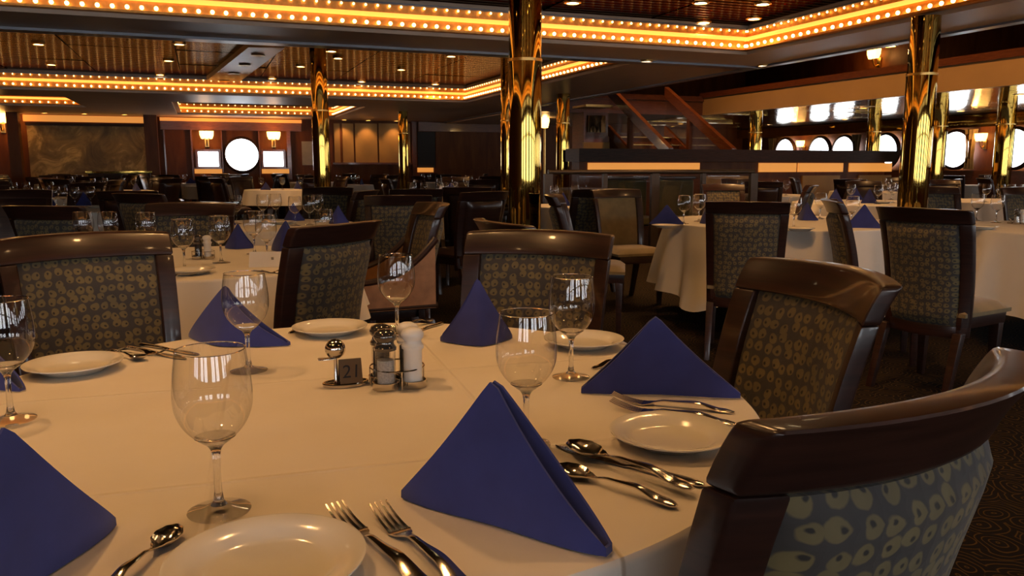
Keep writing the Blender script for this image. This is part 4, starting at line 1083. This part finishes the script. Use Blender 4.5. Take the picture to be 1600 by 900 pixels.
plate(*Q(1040, 356), 'white side plate below the outer napkin on ' + D6); plate(*Q(1250, 361), 'white side plate by the side-on chair at ' + D6)
mill(*Q(1112, 351), 'white salt shaker on ' + D6, 'white')
cutlery('knife', Q(1330, 359), Q(1310, 356), 'knife on ' + D6 + ' beside the broad napkin')
chair(1.46, 4.99, 16, 'dark chair with its tall patterned back turned at the long-clothed table')
chair_px(1290, 313, 108, 'side-on chair with gold-edged back at the long-clothed table', front='gold')
chair_px(1126, 288, 175, 'dark chair beyond the long-clothed table')
chair_px(1275, 290, -75, 'dark chair seen edge-on beyond the long-clothed table')

D7 = 'the table beyond the long-clothed table'
table(4.1, 9.3, .80, D7, .50, rseed=14)
for px, py in ((1329, 316), (1371, 319), (1383, 316), (1395, 317), (1392, 312)): wine_glass(*Q(px, py), 'empty wine glass on ' + D7, 'glasses of the farther table', near=False)
for px, py in ((1305, 318), (1358, 318), (1336, 313)): napkin(Q(px - 13, py), Q(px + 13, py), .17, 'blue napkin on ' + D7, bend=.03, gap=.03, group='napkins of the farther table', n=12, m=6)
plate(*Q(1380, 318), 'white side plate on ' + D7)
chair_px(1345, 283, 178, 'dark chair on the far side of the table beyond the long-clothed one', far=True)

D8 = 'the table with mills beside the big chair'
table(3.95, 5.40, .82, D8, .52, folds=15, amp=.048, rseed=17)
wine_glass(*Q(1556, 348), 'tall wine glass before the mills on ' + D8); wine_glass(*Q(1525, 345), 'wine glass behind the big chair rail on ' + D8)
x, y = Q(1588, 350); caddy(x, y, .2, 'steel condiment tray on ' + D8)
for dx, dy, kd, lb in ((-.0245, -.0245, 'salt', 'clear shaker on '), (.0245, .0245, 'pepper', 'dark pepper mill on '), (.0245, -.0245, 'white', 'white shaker on ')): mill(x + dx * math.cos(.2) - dy * math.sin(.2), y + dx * math.sin(.2) + dy * math.cos(.2), lb + D8, kd, TZ + .003)
plate(*Q(1535, 358), 'white side plate on ' + D8)
chair(2.27, 4.18, 56, 'big dark chair with bold ring fabric and gold seat at the table with mills')
chair_px(1455, 292, 170, 'red-brown railed chair behind the big ring-patterned chair')
chair_px(1592, 293, 175, 'dark chair on the far side of the table with mills')
D9 = 'the distant table near the big portholes'
table(6.0, 9.6, .8, D9, .5, rseed=19)
for px in (1562, 1578, 1590, 1540): wine_glass(*Q(px, 316), 'empty wine glass on ' + D9, 'glasses near the big portholes', near=False)
chair_px(1470, 281, 180, 'dark chair beside the thick pillar near the big portholes', far=True)

# ------------------------------------------------------------------ rows of distant tables
rows = [(-5.0, 12.4, 'the far table nearest the outer mural column'), (-2.2, 12.0, 'the far table in line with the mural'), (-4.2, 15.2, 'the far table before the shiny sideboard'), (-1.4, 15.0, 'the far table before the inner mural column'),
        (1.3, 14.8, 'the far table by the brass pillar and notice'), (3.9, 12.6, 'the far table before the beige panelling'), (-5.2, 18.2, 'the farthest table by the outer mural column'), (-2.4, 18.3, 'the farthest table below the mural'),
        (0.3, 18.0, 'the farthest table before the round window'), (2.9, 17.8, 'the farthest table before the paper notice'), (5.2, 16.0, 'the far table before the dark alcove'), (-.2, 20.6, 'the table set close to the square window'),
        (2.6, 20.8, 'the table set close below the notice'), (-2.9, 20.8, 'the table set close to the sideboard'), (7.6, 9.6, 'the table before the lit service counter'), (10.2, 10.2, 'the table at the counter end by the thick pillar'),
        (13.2, 6.2, 'the table below the mezzanine edge'), (12.9, 8.9, 'the table below the mezzanine by the big portholes'), (15.5, 12.6, 'the table below the mezzanine by the arched portholes'), (5.4, 19.3, 'the farthest table near the alcove')]
for k, (u, v, ds) in enumerate(rows):
    p = RW(u, v); gp = ds[4:]
    t = obj('tablecloth', cloth_mesh(.62, .26, 11, .02, nth=66, rseed=k), 'cloth', None, p); tag(t, 'white cloth hanging from ' + ds, 'tablecloth')
    t = obj('round_table', LT([(0, 0), (.25, 0), (.25, .03), (.06, .06), (.06, .70), (.61, .72), (.61, .7505), (0, .7505)], 24), 'wood_dark', None, p); tag(t, 'round pedestal below the cloth of ' + ds, 'table')
    for i in range(4):
        a = i * math.pi / 2 + random.uniform(-.2, .2) + k
        wine_glass(p.x + .34 * math.cos(a + 1.1), p.y + .34 * math.sin(a + 1.1), 'empty wine glass on ' + ds, gp + ' glasses', near=False)
        if i % 2 == 0: napkin((p.x + .40 * math.cos(a), p.y + .40 * math.sin(a)), (p.x + .42 * math.cos(a + .6), p.y + .42 * math.sin(a + .6)), .14, 'blue napkin on ' + ds, bend=.03, gap=.03, group=gp + ' napkins', n=8, m=4)
        hx, hy = p.x + .96 * math.cos(a), p.y + .96 * math.sin(a)
        chair(hx, hy, math.degrees(math.atan2(p.x - hx, p.y - hy)), 'dark dining chair at ' + ds, gp + ' chairs', random.choice(('rings', 'gold')), far=True)

# olive booth seats between the railing and the counter
for k, (px, lb) in enumerate(((1060, 'olive velvet booth seat behind the railing below the counter light'), (985, 'olive velvet booth seat behind the gold-fronted chair and railing'))):
    d = ray(px, 258); s = 11.2 / d.y; q = Vector((d.x * s, 11.2, 0))
    t = thing('booth_seat', lb, 'booth', q, math.pi + TH * .6)
    obj('base', bevel_sharp(BX(-.30, .30, -.1, .5, 0, .38), .02), 'wood_dark', t)
    obj('cushion', bevel_sharp(BX(-.29, .29, -.08, .52, .385, .48), .03, 3), 'olive', t)
    obj('backrest', bevel_sharp(BX(-.30, .30, -.24, -.11, .1, .98), .04, 3), 'olive', t)
    obj('top_rail', bevel_sharp(BX(-.31, .31, -.26, -.09, .98, 1.03), .012), 'wood', t)
